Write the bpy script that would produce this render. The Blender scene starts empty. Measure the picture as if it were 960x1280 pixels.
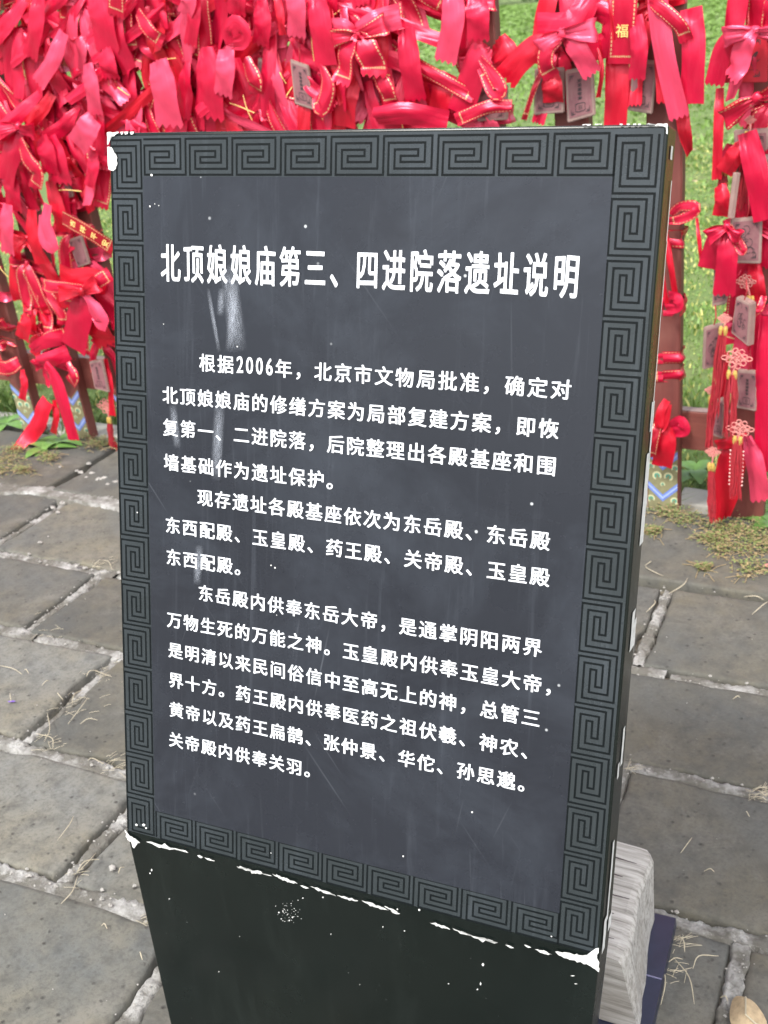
import bpy, bmesh, math, random
import numpy as np
from mathutils import Vector, Matrix, noise, Quaternion
PI = math.pi
scn = bpy.context.scene
COL = scn.collection
rnd = random.Random(7)

# ------------------------------------------------------------------ camera, world, sun, exposure
HC = 1.25                                  # eye height above the paving
F_PX = 1390.8
Rm = np.array([[0.909883, 0.125257, -0.395504],      # world <- camera (x right, y down, z forward)
               [0.409879, -0.418762, 0.810332],
               [-0.064122, -0.899416, -0.432365]])
CAM = np.array([0.0, 0.0, HC])
cd = bpy.data.cameras.new('camera'); cam = bpy.data.objects.new('camera', cd); COL.objects.link(cam)
mw = Matrix(((Rm[0][0], -Rm[0][1], -Rm[0][2], 0), (Rm[1][0], -Rm[1][1], -Rm[1][2], 0), (Rm[2][0], -Rm[2][1], -Rm[2][2], HC), (0, 0, 0, 1)))
cam.matrix_world = mw
cd.sensor_fit = 'VERTICAL'; cd.sensor_height = 36.0; cd.lens = F_PX / 1280 * 36.0
cd.clip_start = 0.02; cd.clip_end = 400
cd.dof.use_dof = True; cd.dof.focus_distance = 1.14; cd.dof.aperture_fstop = 13
scn.camera = cam

SUN_EL, SUN_AZ = math.radians(52), math.radians(-28)     # azimuth: 0 = light from behind the viewer
wd = bpy.data.worlds.new("World"); scn.world = wd; wd.use_nodes = True
nt = wd.node_tree; nt.nodes.clear()
sky = nt.nodes.new('ShaderNodeTexSky'); sky.sky_type = 'NISHITA'; sky.sun_disc = False
sky.sun_elevation = SUN_EL; sky.sun_rotation = PI + SUN_AZ
sky.dust_density = 4.0; sky.air_density = 1.0; sky.ozone_density = 1.0
hsv = nt.nodes.new('ShaderNodeHueSaturation'); hsv.inputs['Saturation'].default_value = 0.35     # thin bright cloud
bg = nt.nodes.new('ShaderNodeBackground'); bg.inputs['Strength'].default_value = 0.15
wo = nt.nodes.new('ShaderNodeOutputWorld')
nt.links.new(sky.outputs[0], hsv.inputs['Color']); nt.links.new(hsv.outputs[0], bg.inputs[0]); nt.links.new(bg.outputs[0], wo.inputs[0])
sl = bpy.data.lights.new('sun', 'SUN'); sl.energy = 2.0; sl.angle = math.radians(10); sl.color = (1, 0.96, 0.9)
so = bpy.data.objects.new('sun', sl); COL.objects.link(so)
to_sun = Vector((math.sin(SUN_AZ) * math.cos(SUN_EL), -math.cos(SUN_AZ) * math.cos(SUN_EL), math.sin(SUN_EL)))
so.rotation_euler = to_sun.to_track_quat('Z', 'Y').to_euler()
scn.view_settings.view_transform = 'Standard'; scn.view_settings.look = 'None'
scn.view_settings.exposure = 1.12; scn.view_settings.gamma = 1.0

# ------------------------------------------------------------------ helpers
def ray(px, py):
    return Rm @ np.array([px - 480.0, py - 640.0, F_PX])
def atY(px, py, Y):
    v = ray(px, py); return Vector(CAM + v * (Y / v[1]))
def atZ(px, py, z=0.0):
    v = ray(px, py); return Vector(CAM + v * ((z - HC) / v[2]))

def mesh_of(name, verts, faces, mat=None, uvs=None, smooth=False):
    me = bpy.data.meshes.new(name)
    me.from_pydata([tuple(v) for v in verts], [], faces)
    if uvs is not None:
        l = me.uv_layers.new(name='UVMap')
        idx = np.empty(len(me.loops), dtype=np.int32); me.loops.foreach_get('vertex_index', idx)
        a = np.asarray(uvs, dtype=np.float32)[idx]
        l.data.foreach_set('uv', a.ravel())
    if smooth:
        me.polygons.foreach_set('use_smooth', [True] * len(me.polygons))
    if mat is not None:
        me.materials.append(mat)
    me.update()
    return me
def link(name, me, parent=None, loc=None):
    o = bpy.data.objects.new(name, me); COL.objects.link(o)
    if parent is not None: o.parent = parent
    if loc is not None: o.location = loc
    return o
def empty(name, loc, label=None, cat=None, group=None):
    o = bpy.data.objects.new(name, None); COL.objects.link(o); o.location = loc; o.empty_display_size = 0.02
    tag(o, label, cat, group); return o
def tag(o, label=None, cat=None, group=None, kind=None):
    if label: o['label'] = label
    if cat: o['category'] = cat
    if group: o['group'] = group
    if kind: o['kind'] = kind
    return o
class MB:
    def __init__(s): s.v = []; s.f = []; s.uv = []
    def add(s, vs, fs, uv=None):
        b = len(s.v); s.v += [Vector(v) for v in vs]; s.f += [tuple(i + b for i in f) for f in fs]
        s.uv += list(uv) if uv is not None else [(0, 0)] * len(vs)
        return s
    def box(s, c, sx, sy, sz, M=None):
        c = Vector(c); vs = []
        for dz in (-.5, .5):
            for dx, dy in ((-.5, -.5), (.5, -.5), (.5, .5), (-.5, .5)):
                p = Vector((dx * sx, dy * sy, dz * sz))
                if M is not None: p = M @ p
                vs.append(c + p)
        return s.add(vs, [(3, 2, 1, 0), (4, 5, 6, 7), (0, 1, 5, 4), (1, 2, 6, 5), (2, 3, 7, 6), (3, 0, 4, 7)])
    def tube(s, pts, r, n=6, taper=None, cap=True):
        pts = [Vector(p) for p in pts]; rings = []
        up = Vector((0.13, 0.27, 0.95))
        for i, p in enumerate(pts):
            t = (pts[min(i + 1, len(pts) - 1)] - pts[max(i - 1, 0)])
            if t.length < 1e-9: t = Vector((0, 0, 1))
            t.normalize(); a = t.cross(up)
            if a.length < .05: a = t.cross(Vector((1, 0, 0)))
            a.normalize(); b = t.cross(a)
            rr = r * (taper[i] if taper else 1)
            rings.append([p + (a * math.cos(2 * PI * k / n) + b * math.sin(2 * PI * k / n)) * rr for k in range(n)])
        vs = [q for ring in rings for q in ring]
        fs = [(i * n + k, i * n + (k + 1) % n, (i + 1) * n + (k + 1) % n, (i + 1) * n + k) for i in range(len(pts) - 1) for k in range(n)]
        if cap: fs += [tuple(range(n - 1, -1, -1)), tuple((len(pts) - 1) * n + k for k in range(n))]
        return s.add(vs, fs)
    def build(s, name, mat, parent=None, origin=None, smooth=False):
        o0 = Vector(origin) if origin is not None else (Vector(parent.location) if parent is not None and parent.parent is None else None)
        if o0 is None and parent is not None:
            o0 = Vector((0, 0, 0)); q = parent
            while q is not None: o0 += Vector(q.location); q = q.parent
        if o0 is None: o0 = Vector((0, 0, 0))
        me = mesh_of(name, [v - o0 for v in s.v], s.f, mat, s.uv, smooth)
        return link(name, me, parent, None if parent is not None else o0)

# ------------------------------------------------------------------ materials
class NT:
    def __init__(s, name):
        s.m = bpy.data.materials.new(name); s.m.use_nodes = True; s.t = s.m.node_tree
        s.b = s.t.nodes['Principled BSDF']; s.out = s.t.nodes['Material Output']
    def n(s, typ, **kw):
        x = s.t.nodes.new(typ)
        for k, v in kw.items():
            if hasattr(x, k) and not k[0].isupper(): setattr(x, k, v)
            else: x.inputs[k].default_value = v
        return x
    def l(s, a, b): s.t.links.new(a, b)
    def noise(s, scale, detail=4, rough=.6, vec=None, dist=0):
        x = s.n('ShaderNodeTexNoise'); x.inputs['Scale'].default_value = scale; x.inputs['Detail'].default_value = detail
        x.inputs['Roughness'].default_value = rough; x.inputs['Distortion'].default_value = dist
        if vec is not None: s.l(vec, x.inputs['Vector'])
        return x.outputs['Fac']
    def obj(s, scale=None):
        c = s.n('ShaderNodeTexCoord')
        if scale is None: return c.outputs['Object']
        mp = s.n('ShaderNodeMapping'); mp.inputs['Scale'].default_value = scale; s.l(c.outputs['Object'], mp.inputs[0]); return mp.outputs[0]
    def uv(s, scale=None):
        c = s.n('ShaderNodeTexCoord')
        if scale is None: return c.outputs['UV']
        mp = s.n('ShaderNodeMapping'); mp.inputs['Scale'].default_value = scale; s.l(c.outputs['UV'], mp.inputs[0]); return mp.outputs[0]
    def ramp(s, fac, stops, interp='LINEAR'):
        r = s.n('ShaderNodeValToRGB'); r.color_ramp.interpolation = interp; e = r.color_ramp.elements
        while len(e) < len(stops): e.new(0.5)
        for el, (p, c) in zip(e, stops):
            el.position = p; el.color = (c, c, c, 1) if not hasattr(c, '__len__') else (*c, 1)
        s.l(fac, r.inputs[0]); return r.outputs[0]
    def mix(s, fac, a, b, mode='MIX'):
        x = s.n('ShaderNodeMix', data_type='RGBA', blend_type=mode)
        for sock, v in ((x.inputs[0], fac), (x.inputs[6], a), (x.inputs[7], b)):
            if hasattr(v, 'links') or hasattr(v, 'is_linked'): s.l(v, sock)
            elif hasattr(v, '__len__'): sock.default_value = (*v, 1)
            else: sock.default_value = v
        return x.outputs[2]
    def math(s, op, a, b=None, c=None):
        x = s.n('ShaderNodeMath', operation=op)
        for i, v in enumerate((a, b, c)):
            if v is None: continue
            if hasattr(v, 'is_linked'): s.l(v, x.inputs[i])
            else: x.inputs[i].default_value = v
        return x.outputs[0]
    def bump(s, h, strength=.3, dist=.002):
        b = s.n('ShaderNodeBump'); b.inputs['Strength'].default_value = strength; b.inputs['Distance'].default_value = dist
        s.l(h, b.inputs['Height']); s.l(b.outputs[0], s.b.inputs['Normal'])
    def rnd(s): return s.n('ShaderNodeObjectInfo').outputs['Random']
    def set(s, col=None, rough=None, **kw):
        if col is not None:
            if hasattr(col, 'is_linked'): s.l(col, s.b.inputs['Base Color'])
            else: s.b.inputs['Base Color'].default_value = (*col, 1)
        if rough is not None:
            if hasattr(rough, 'is_linked'): s.l(rough, s.b.inputs['Roughness'])
            else: s.b.inputs['Roughness'].default_value = rough
        for k, v in kw.items(): s.b.inputs[k.replace('_', ' ')].default_value = v
        return s.m
def simple(name, col, rough=.6, nscale=40, var=.25, bump=0, **kw):
    t = NT(name); f = t.noise(nscale, 4, vec=t.obj())
    c = t.mix(f, [x * (1 - var) for x in col], [min(1, x * (1 + var)) for x in col])
    if bump: t.bump(t.noise(nscale * 3, 3, vec=t.obj()), bump, .001)
    return t.set(c, rough, **kw)

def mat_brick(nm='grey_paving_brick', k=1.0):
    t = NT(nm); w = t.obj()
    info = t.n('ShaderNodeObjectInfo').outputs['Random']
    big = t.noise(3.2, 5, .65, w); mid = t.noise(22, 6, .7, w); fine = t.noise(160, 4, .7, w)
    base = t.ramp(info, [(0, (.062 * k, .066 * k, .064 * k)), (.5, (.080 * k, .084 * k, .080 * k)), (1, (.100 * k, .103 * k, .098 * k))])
    c = t.mix(t.ramp(big, [(.36, 0), (.66, .8)]), base, (.108 * k, .096 * k, .066 * k))                 # ochre dirt
    c = t.mix(t.ramp(mid, [(.45, 0), (.72, .75)]), c, (.045, .046, .043)); c = t.mix(t.ramp(t.noise(7, 6, .75, w, .8), [(.52, 0), (.72, .5)]), c, (.16, .155, .14))
    c = t.mix(t.ramp(fine, [(.30, .6), (.50, 0)]), c, (.055, .054, .048)); c = t.mix(t.ramp(fine, [(.58, 0), (.8, .25)]), c, (.22, .215, .20))
    c = t.mix(t.ramp(t.noise(55, 5, .8, w, 1.0), [(.66, 0), (.8, .35)]), c, (.34, .34, .32))      # pale scuffs
    vor = t.n('ShaderNodeTexVoronoi', feature='F1'); vor.inputs['Scale'].default_value = 60; t.l(w, vor.inputs['Vector'])
    pit = t.math('MULTIPLY', t.ramp(vor.outputs['Distance'], [(.06, 1), (.26, 0)]), t.ramp(t.noise(23, 4, .7, w), [(.46, 0), (.58, 1)]))
    c = t.mix(pit, c, (.035, .034, .03))
    h = t.math('ADD', t.math('MULTIPLY', fine, .5), t.math('MULTIPLY', mid, .8)); h = t.math('SUBTRACT', h, pit)
    t.bump(h, .55, .003)
    return t.set(c, .85)
def mat_mortar():
    t = NT('pale_lime_mortar'); w = t.obj()
    n1 = t.noise(9, 5, .65, w); n2 = t.noise(120, 4, .75, w); n3 = t.noise(45, 5, .7, w)
    c = t.mix(t.ramp(n1, [(.36, 0), (.54, 1)]), (.38, .38, .37), (.12, .115, .10))
    c = t.mix(t.ramp(n3, [(.58, 0), (.76, .6)]), c, (.52, .52, .50))
    c = t.mix(t.ramp(n2, [(.3, .75), (.48, 0)]), c, (.10, .095, .08))
    t.bump(t.math('ADD', n2, n3), .8, .004)
    return t.set(c, .9)
def mat_dirt():
    t = NT('joint_dirt'); w = t.obj(); n = t.noise(70, 6, .75, w); n2 = t.noise(8, 4, .6, w)
    c = t.mix(n, (.06, .052, .038), (.21, .185, .14)); c = t.mix(t.ramp(n2, [(.45, 0), (.6, .6)]), c, (.30, .29, .26))
    t.bump(n, .9, .004); return t.set(c, .95)
def mat_lawn():
    t = NT('lawn_soil'); w = t.obj(); n = t.noise(3, 5, .6, w); m = t.noise(60, 4, .7, w)
    c = t.mix(m, (.06, .12, .025), (.15, .21, .06)); c = t.mix(t.ramp(n, [(.45, 0), (.65, .35)]), c, (.22, .20, .10))
    t.bump(m, .8, .01); return t.set(c, .95)
def mat_ribbon(name, col, gold=0, dull=.30):
    t = NT(name)
    w = t.uv()
    sep = t.n('ShaderNodeSeparateXYZ'); t.l(w, sep.inputs[0]); u, v = sep.outputs[0], sep.outputs[1]
    inf = t.rnd()
    hi = [min(1, col[0] * 1.25), col[1] + .008, col[2] + .02]
    c = t.mix(inf, col, hi)
    c = t.mix(t.ramp(t.noise(14, 3, .5, t.obj()), [(.4, 0), (.7, .35)]), c, [col[0] * .72, col[1] * .6, col[2] * .7])
    rough = dull
    if gold:
        au = t.math('ABSOLUTE', t.math('SUBTRACT', u, .5))
        edge = t.math('MULTIPLY', t.math('GREATER_THAN', au, .375), t.math('LESS_THAN', au, .43))
        dash = t.math('GREATER_THAN', t.math('FRACT', t.math('MULTIPLY', v, 130.0)), .36)
        long_ = t.math('MULTIPLY', edge, t.math('MULTIPLY', dash, t.math('GREATER_THAN', v, .013)))
        across = t.math('MULTIPLY', t.math('MULTIPLY', t.math('GREATER_THAN', v, .013), t.math('LESS_THAN', v, .0165)), t.math('LESS_THAN', au, .43))
        dash2 = t.math('GREATER_THAN', t.math('FRACT', t.math('MULTIPLY', u, 12.0)), .28)
        across = t.math('MULTIPLY', across, dash2)
        g = t.math('MAXIMUM', long_, across)
        c = t.mix(g, c, (.68, .46, .24))
    # very fine weave across the satin
    wv = t.n('ShaderNodeTexWave', wave_type='BANDS', bands_direction='Y'); wv.inputs['Scale'].default_value = 260; t.l(w, wv.inputs['Vector'])
    cre = t.noise(1, 2, .5, t.uv((4.5, 9, 1)), .6)
    t.bump(t.math('ADD', t.math('MULTIPLY', wv.outputs['Fac'], .04), cre), .40, .0040)
    t.set(c, rough, Metallic=.24, Sheen_Weight=.14, Sheen_Roughness=.25, Specular_IOR_Level=1.0, Anisotropic=.6)
    t.b.inputs['Sheen Tint'].default_value = (1, .35, .5, 1)
    t.b.inputs['Specular Tint'].default_value = (1, .62, .72, 1)
    tr = t.n('ShaderNodeBsdfTranslucent'); t.l(c, tr.inputs[0])
    mx = t.n('ShaderNodeMixShader'); mx.inputs[0].default_value = .10
    t.l(t.b.outputs[0], mx.inputs[1]); t.l(tr.outputs[0], mx.inputs[2]); t.l(mx.outputs[0], t.out.inputs[0])
    return t.m
def mat_redwood():
    t = NT('weathered_red_painted_wood'); w = t.obj((40, 40, 3)); n = t.noise(1, 6, .7, w, .4); b = t.noise(6, 4, .6, t.obj())
    c = t.mix(n, (.085, .020, .018), (.20, .052, .040)); c = t.mix(t.ramp(b, [(.5, 0), (.75, .45)]), c, (.24, .11, .085))
    c = t.mix(t.ramp(t.noise(1, 5, .8, t.obj((90, 90, 9))), [(.68, 0), (.76, .7)]), c, (.5, .36, .27))
    t.bump(n, .5, .002); return t.set(c, .62)
def mat_rail():
    t = NT('weathered_red_rail_paint'); w = t.obj((3, 40, 40)); n = t.noise(1, 6, .75, w, .6)
    c = t.mix(n, (.12, .03, .025), (.26, .08, .06)); c = t.mix(t.ramp(t.noise(1, 5, .8, t.obj((9, 90, 90))), [(.6, 0), (.72, .6)]), c, (.45, .28, .2))
    t.bump(n, .6, .002); return t.set(c, .65)
def mat_panel(name, c1, c2, rough=.34, scratch=False):
    t = NT(name); uv = t.uv()
    n = t.noise(3, 4, .6, uv); c = t.mix(n, c1, c2)
    # brushed grime and fine scratches (wear printed in the paint film)
    s1 = t.noise(1, 4, .75, t.uv((70, 3, 1)), .6); s2 = t.noise(1, 3, .8, t.uv((9, 150, 1)), 1.2)
    c = t.mix(t.ramp(s1, [(.56, 0), (.85, .10)]), c, (.22, .25, .30))
    c = t.mix(t.ramp(t.noise(5, 6, .7, uv, .5), [(.45, 0), (.8, .22)]), c, (.10, .12, .15))
    if scratch:
        for sc, rot in (((16, 300, 1), .9), ((16, 300, 1), -1.2), ((10, 240, 1), 1.5), ((14, 260, 1), 1.75)):
            tc = t.n('ShaderNodeTexCoord'); mp = t.n('ShaderNodeMapping'); mp.inputs['Rotation'].default_value = (0, 0, rot); t.l(tc.outputs['UV'], mp.inputs[0])
            m2 = t.n('ShaderNodeMapping'); m2.inputs['Scale'].default_value = (sc[0] / 3, sc[1] / 1.6, 1); t.l(mp.outputs[0], m2.inputs[0])
            f = t.noise(1, 1, .4, m2.outputs[0], .25)
            big = t.ramp(t.noise(2.6, 3, .6, t.uv((1, 1, 1))), [(.42, 0), (.62, 1)])
            c = t.mix(t.math('MULTIPLY', t.ramp(f, [(.74, 0), (.84, .13)]), big), c, (.40, .44, .50))
        # fine pin marks
        vv = t.n('ShaderNodeTexVoronoi', feature='F1'); vv.inputs['Scale'].default_value = 26; t.l(uv, vv.inputs['Vector'])
        c = t.mix(t.math('MULTIPLY', t.ramp(vv.outputs['Distance'], [(.03, 1), (.055, 0)]), t.ramp(t.noise(9, 2, .5, uv), [(.52, 0), (.6, .7)])), c, (.55, .58, .6))
    rr = t.ramp(t.noise(8, 5, .7, uv), [(.3, rough - .05), (.75, rough + .12)])
    t.l(rr, t.b.inputs['Roughness'])
    t.bump(t.noise(60, 2, .5, uv), .03, .001)
    return t.set(c, None, Specular_IOR_Level=.36)
def mat_blackgloss():
    t = NT('glossy_black_paint'); w = t.obj(); n = t.noise(9, 5, .7, w)
    c = t.mix(n, (.003, .005, .0045), (.007, .011, .010))
    c = t.mix(t.ramp(t.noise(150, 3, .8, w), [(.72, 0), (.78, .5)]), c, (.35, .37, .36))
    c = t.mix(t.ramp(t.noise(1, 4, .7, t.obj((30, 30, 5))), [(.5, 0), (.85, .05)]), c, (.12, .15, .14))
    t.l(t.ramp(n, [(.3, .16), (.7, .30)]), t.b.inputs['Roughness']); return t.set(c, None, Specular_IOR_Level=.3)
def mat_timber(name='weathered_grey_timber', end=False):
    t = NT(name); w = t.obj((7, 150, 110) if not end else (60, 60, 60)); n = t.noise(1, 6, .7, w, .35)
    c = t.ramp(n, [(.30, (.10, .095, .085)), (.42, (.26, .25, .23)), (.56, (.38, .37, .35)), (.74, (.50, .49, .47))])
    c = t.mix(t.ramp(t.noise(8, 4, .6, t.obj()), [(.5, 0), (.75, .55)]), c, (.27, .25, .22))
    t.bump(n, .5, .002); return t.set(c, .85)
def mat_plaque():
    t = NT('faded_pink_wood_plaque'); w = t.obj((60, 60, 12)); n = t.noise(1, 5, .7, w, .4)
    c = t.mix(n, (.15, .06, .065), (.27, .13, .14)); c = t.mix(t.ramp(t.noise(45, 5, .7, t.obj()), [(.45, 0), (.65, .6)]), c, (.17, .05, .07))
    t.bump(n, .3, .001); return t.set(c, .55)
def mat_letter():
    t = NT('worn_white_lettering'); w = t.obj(); n = t.noise(45, 5, .75, w); m = t.noise(420, 3, .8, w)
    c = t.mix(t.ramp(n, [(.42, 0), (.7, .35)]), (.70, .73, .77), (.36, .40, .46)); c = t.mix(t.ramp(m, [(.60, 0), (.72, .7)]), c, (.20, .22, .26))
    return t.set(c, .5)
M = dict(
    brick=mat_brick(), brickl=mat_brick('pale_grey_paving_brick', 1.5), mortar=mat_mortar(), dirt=mat_dirt(), lawn=mat_lawn(),  # brickl: same brick in a paler tone, mostly left-hand rows
    r1=mat_ribbon('crimson_satin', (.56, .004, .040)), r2=mat_ribbon('scarlet_satin', (.56, .003, .018)), r3=mat_ribbon('rose_highlight_satin', (.70, .06, .13), 0, .26),  # r3: pale pink base colour stands in for bright highlights on the satin
    g1=mat_ribbon('crimson_satin_gold_print', (.54, .004, .036), 1), g2=mat_ribbon('dark_red_satin_gold_print', (.36, .005, .015), 1),
    redwood=mat_redwood(), rail=mat_rail(),
    panel=mat_panel('dark_grey_panel_film', (.013, .0155, .022), (.019, .022, .029), .24, True),
    border=mat_panel('grey_green_border_film', (.020, .026, .029), (.028, .035, .038), .24),
    keyline=simple('dark_etched_line', (.004, .006, .007), .6, 60, .3, Specular_IOR_Level=.12),
    text=mat_letter(),
    black=mat_blackgloss(), primer=simple('white_primer_chip', (.60, .61, .60), .8, 220, .35, .6),
    timber=mat_timber(), timber2=mat_timber('weathered_grey_timber_end', True),
    plate=simple('blue_violet_base_plate', (.018, .022, .044), .35, 30, .4),
    platew=simple('scratched_plate_edge', (.16, .16, .26), .6, 60, .2),
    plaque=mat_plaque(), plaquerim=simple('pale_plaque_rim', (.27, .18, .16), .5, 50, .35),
    plaquered=simple('red_lacquered_plaque', (.42, .015, .03), .4, 40, .2),
    ink=simple('faded_black_ink', (.045, .03, .035), .7, 90, .4),
    tassel=simple('dark_red_tassel_thread', (.36, .018, .03), .6, 120, .35, .4),
    pinkcord=simple('pink_red_knot_cord', (.55, .20, .18), .6, 200, .5),
    gold=simple('yellow_gold_thread', (.55, .38, .10), .35, 90, .25, Metallic=.3),
    goldprint=simple('gold_foil_print', (.90, .64, .22), .4, 120, .12),
    bead=simple('pale_pink_bead', (.75, .45, .42), .3, 50, .1),
    blue=simple('faded_blue_paint', (.13, .20, .52), .65, 90, .35), bluel=simple('pale_blue_paint', (.30, .38, .66), .65, 90, .25),
    olive=simple('faded_olive_ground_paint', (.20, .19, .10), .7, 70, .35), teal=simple('faded_teal_paint', (.06, .30, .22), .65, 90, .3),
    cream=simple('faded_cream_outline_paint', (.52, .50, .30), .65, 90, .25),
    grass=simple('lawn_grass_blade', (.14, .24, .05), .55, 5, .5), grass2=simple('dry_yellow_grass_blade', (.42, .42, .13), .6, 5, .4),
    leaf=simple('broad_green_leaf', (.11, .22, .05), .45, 40, .3), weed=simple('creeping_weed_green', (.15, .19, .06), .6, 40, .4),
    weed2=simple('creeping_weed_brown', (.26, .20, .10), .65, 40, .35), pinkleaf=simple('pink_fallen_leaf', (.55, .22, .20), .6, 40, .3),
    straw=simple('dry_straw', (.38, .34, .25), .7, 60, .25), crumb=simple('mortar_crumb', (.30, .29, .27), .9, 120, .4, .3),
    dryleaf=simple('dry_tan_leaf', (.34, .26, .16), .75, 110, .6, 1.0), purple=simple('purple_petal', (.17, .09, .42), .6, 30, .3),
    paper=simple('small_white_paper', (.8, .8, .78), .6, 30, .05), stone=simple('pale_kerb_stone', (.36, .35, .31), .9, 12, .3, .4),
    hedge=simple('far_hedge_leaves', (.06, .10, .03), .7, 20, .5),
)
RIB = [M['r1'], M['r1'], M['r2'], M['r3']]

# ------------------------------------------------------------------ the ground
S = HC
def N(x, y, z=0, s=1): return noise.noise(Vector((x * s, y * s, z)))

# soil and lawn sheet reaching the horizon (behind the fence it is lawn)
gm = MB(); g = 60
xs = list(np.linspace(-5, 3, 30)); ys = list(np.linspace(-2, 8, 36))
gm.add([(-150, -60, -.055), (150, -60, -.055), (150, 300, -.055), (-150, 300, -.055)], [(0, 1, 2, 3)])
lawn = gm.build('lawn_ground', M['lawn']); tag(lawn, kind='structure')
bed = MB(); bed.add([(-40, -40, -.022), (40, -40, -.022), (40, 2.58, -.022), (-40, 2.58, -.022)], [(0, 1, 2, 3)])
bed = bed.build('joint_bed', M['dirt']); tag(bed, kind='structure')

PAVE = empty('paving', (0, 0, 0)); tag(PAVE, kind='structure')
def brick_mesh(x0, x1, y0, y1, seed, z=0.0, h=.05, nx=18, ny=12):
    """one worn brick: wobbly outline, rounded and chipped edges, slightly dished top"""
    vs, fs = [], []
    cx, cy = (x0 + x1) / 2, (y0 + y1) / 2
    tx, ty = (N(seed, 1.3) * .010, N(seed, 7.7) * .010)
    mx_, my_ = .0030 / (x1 - x0), .0030 / (y1 - y0)
    ex = [0, mx_, 3.2 * mx_] + [i / nx for i in range(1, nx)] + [1 - 3.2 * mx_, 1 - mx_, 1]
    ey = [0, my_, 3.2 * my_] + [i / ny for i in range(1, ny)] + [1 - 3.2 * my_, 1 - my_, 1]
    for b in ey:
        for a in ex:
            x = x0 + (x1 - x0) * a; y = y0 + (y1 - y0) * b
            e = min(a * (x1 - x0), (1 - a) * (x1 - x0), b * (y1 - y0), (1 - b) * (y1 - y0))
            wob = .004 * N(x, y, seed, 14) + .006 * N(x, y, seed, 4)
            chip = max(0, N(x, y, seed + 5, 11) - .25) * .03
            k = max(0, 1 - e / .02)
            x += (cx - x) / abs(cx - x + 1e-9) * (chip * k) + wob * k; y += (cy - y) / abs(cy - y + 1e-9) * (chip * k) + wob * k
            zz = z + tx * (a - .5) + ty * (b - .5) + .0012 * N(x, y, seed, 25) + .002 * N(x, y, seed, 6)
            if e < 1e-6: zz -= .0055 + .003 * abs(N(x, y, seed, 20))
            elif e < .0035: zz -= .0008 + .004 * max(0, N(x, y, seed + 2, 26) - .1)
            elif e < .012: zz -= .003 * max(0, N(x, y, seed + 2, 26) - .2)
            vs.append(Vector((x, y, zz)))
    W, H = len(ex), len(ey)
    for j in range(H - 1):
        for i in range(W - 1):
            fs.append((j * W + i, j * W + i + 1, (j + 1) * W + i + 1, (j + 1) * W + i))
    per = [i for i in range(W)] + [(j * W + W - 1) for j in range(1, H)] + [(H - 1) * W + i for i in range(W - 2, -1, -1)] + [j * W for j in range(H - 2, 0, -1)]
    b0 = len(vs)
    for i in per: vs.append(vs[i] - Vector((0, 0, h)))
    n = len(per)
    for k in range(n): fs.append((per[k], b0 + k, b0 + (k + 1) % n, per[(k + 1) % n]))
    return vs, fs
rows = [(-.30, -.03, [-1.9, -1.45, -1.0, -.55, -.1, .35, .8]), (-.03, .235, [-1.7, -1.25, -.8, -.35, .1, .55]), (.235, .50, [-1.9, -1.32, -.88, -.44, 0, .45, .9]),
        (.50, .766, [-1.95, -1.52, -1.10, -.667, -.24, .19, .62]), (.766, .985, [-2.1, -1.72, -1.29, -.87, -.467, -.067, .36, .8]),
        (.985, 1.24, [-2.35, -1.97, -1.55, -1.115, -.70, -.262, .15, .6]), (1.24, 1.475, [-2.6, -2.2, -1.77, -1.33, -.90, -.48, -.02, .4]),
        (1.475, 1.742, [-2.9, -2.48, -2.05, -1.63, -1.19, -.745, -.302, .16, .6]), (1.742, 2.055, [-3.3, -2.75, -2.2, -1.70, -1.12, -.56, .08, .6])]
J = .0150
seed = 0
for ri, (ya, yb, js) in enumerate(rows):
    for xa, xb in zip(js[:-1], js[1:]):
        seed += 1
        z = rnd.uniform(-.003, .003) + (.004 if ri == 8 else 0)
        jy = .0125 if ri != 7 else .0125
        x0, x1, y0, y1 = (xa + J * rnd.uniform(.6, 1.1)) * S, (xb - J * rnd.uniform(.6, 1.1)) * S, (ya + jy) * S, (yb - (jy if ri != 7 else .004)) * S
        vs, fs = brick_mesh(x0, x1, y0, y1, seed * 1.37, z)
        mb = MB().add(vs, fs); c = ((x0 + x1) / 2, (y0 + y1) / 2, 0)
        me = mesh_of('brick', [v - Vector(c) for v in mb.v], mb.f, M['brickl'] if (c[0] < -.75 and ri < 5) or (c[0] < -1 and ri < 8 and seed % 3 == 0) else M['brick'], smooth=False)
        me.polygons.foreach_set('use_smooth', [True] * len(me.polygons))
        link('brick', me, PAVE, c)

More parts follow.
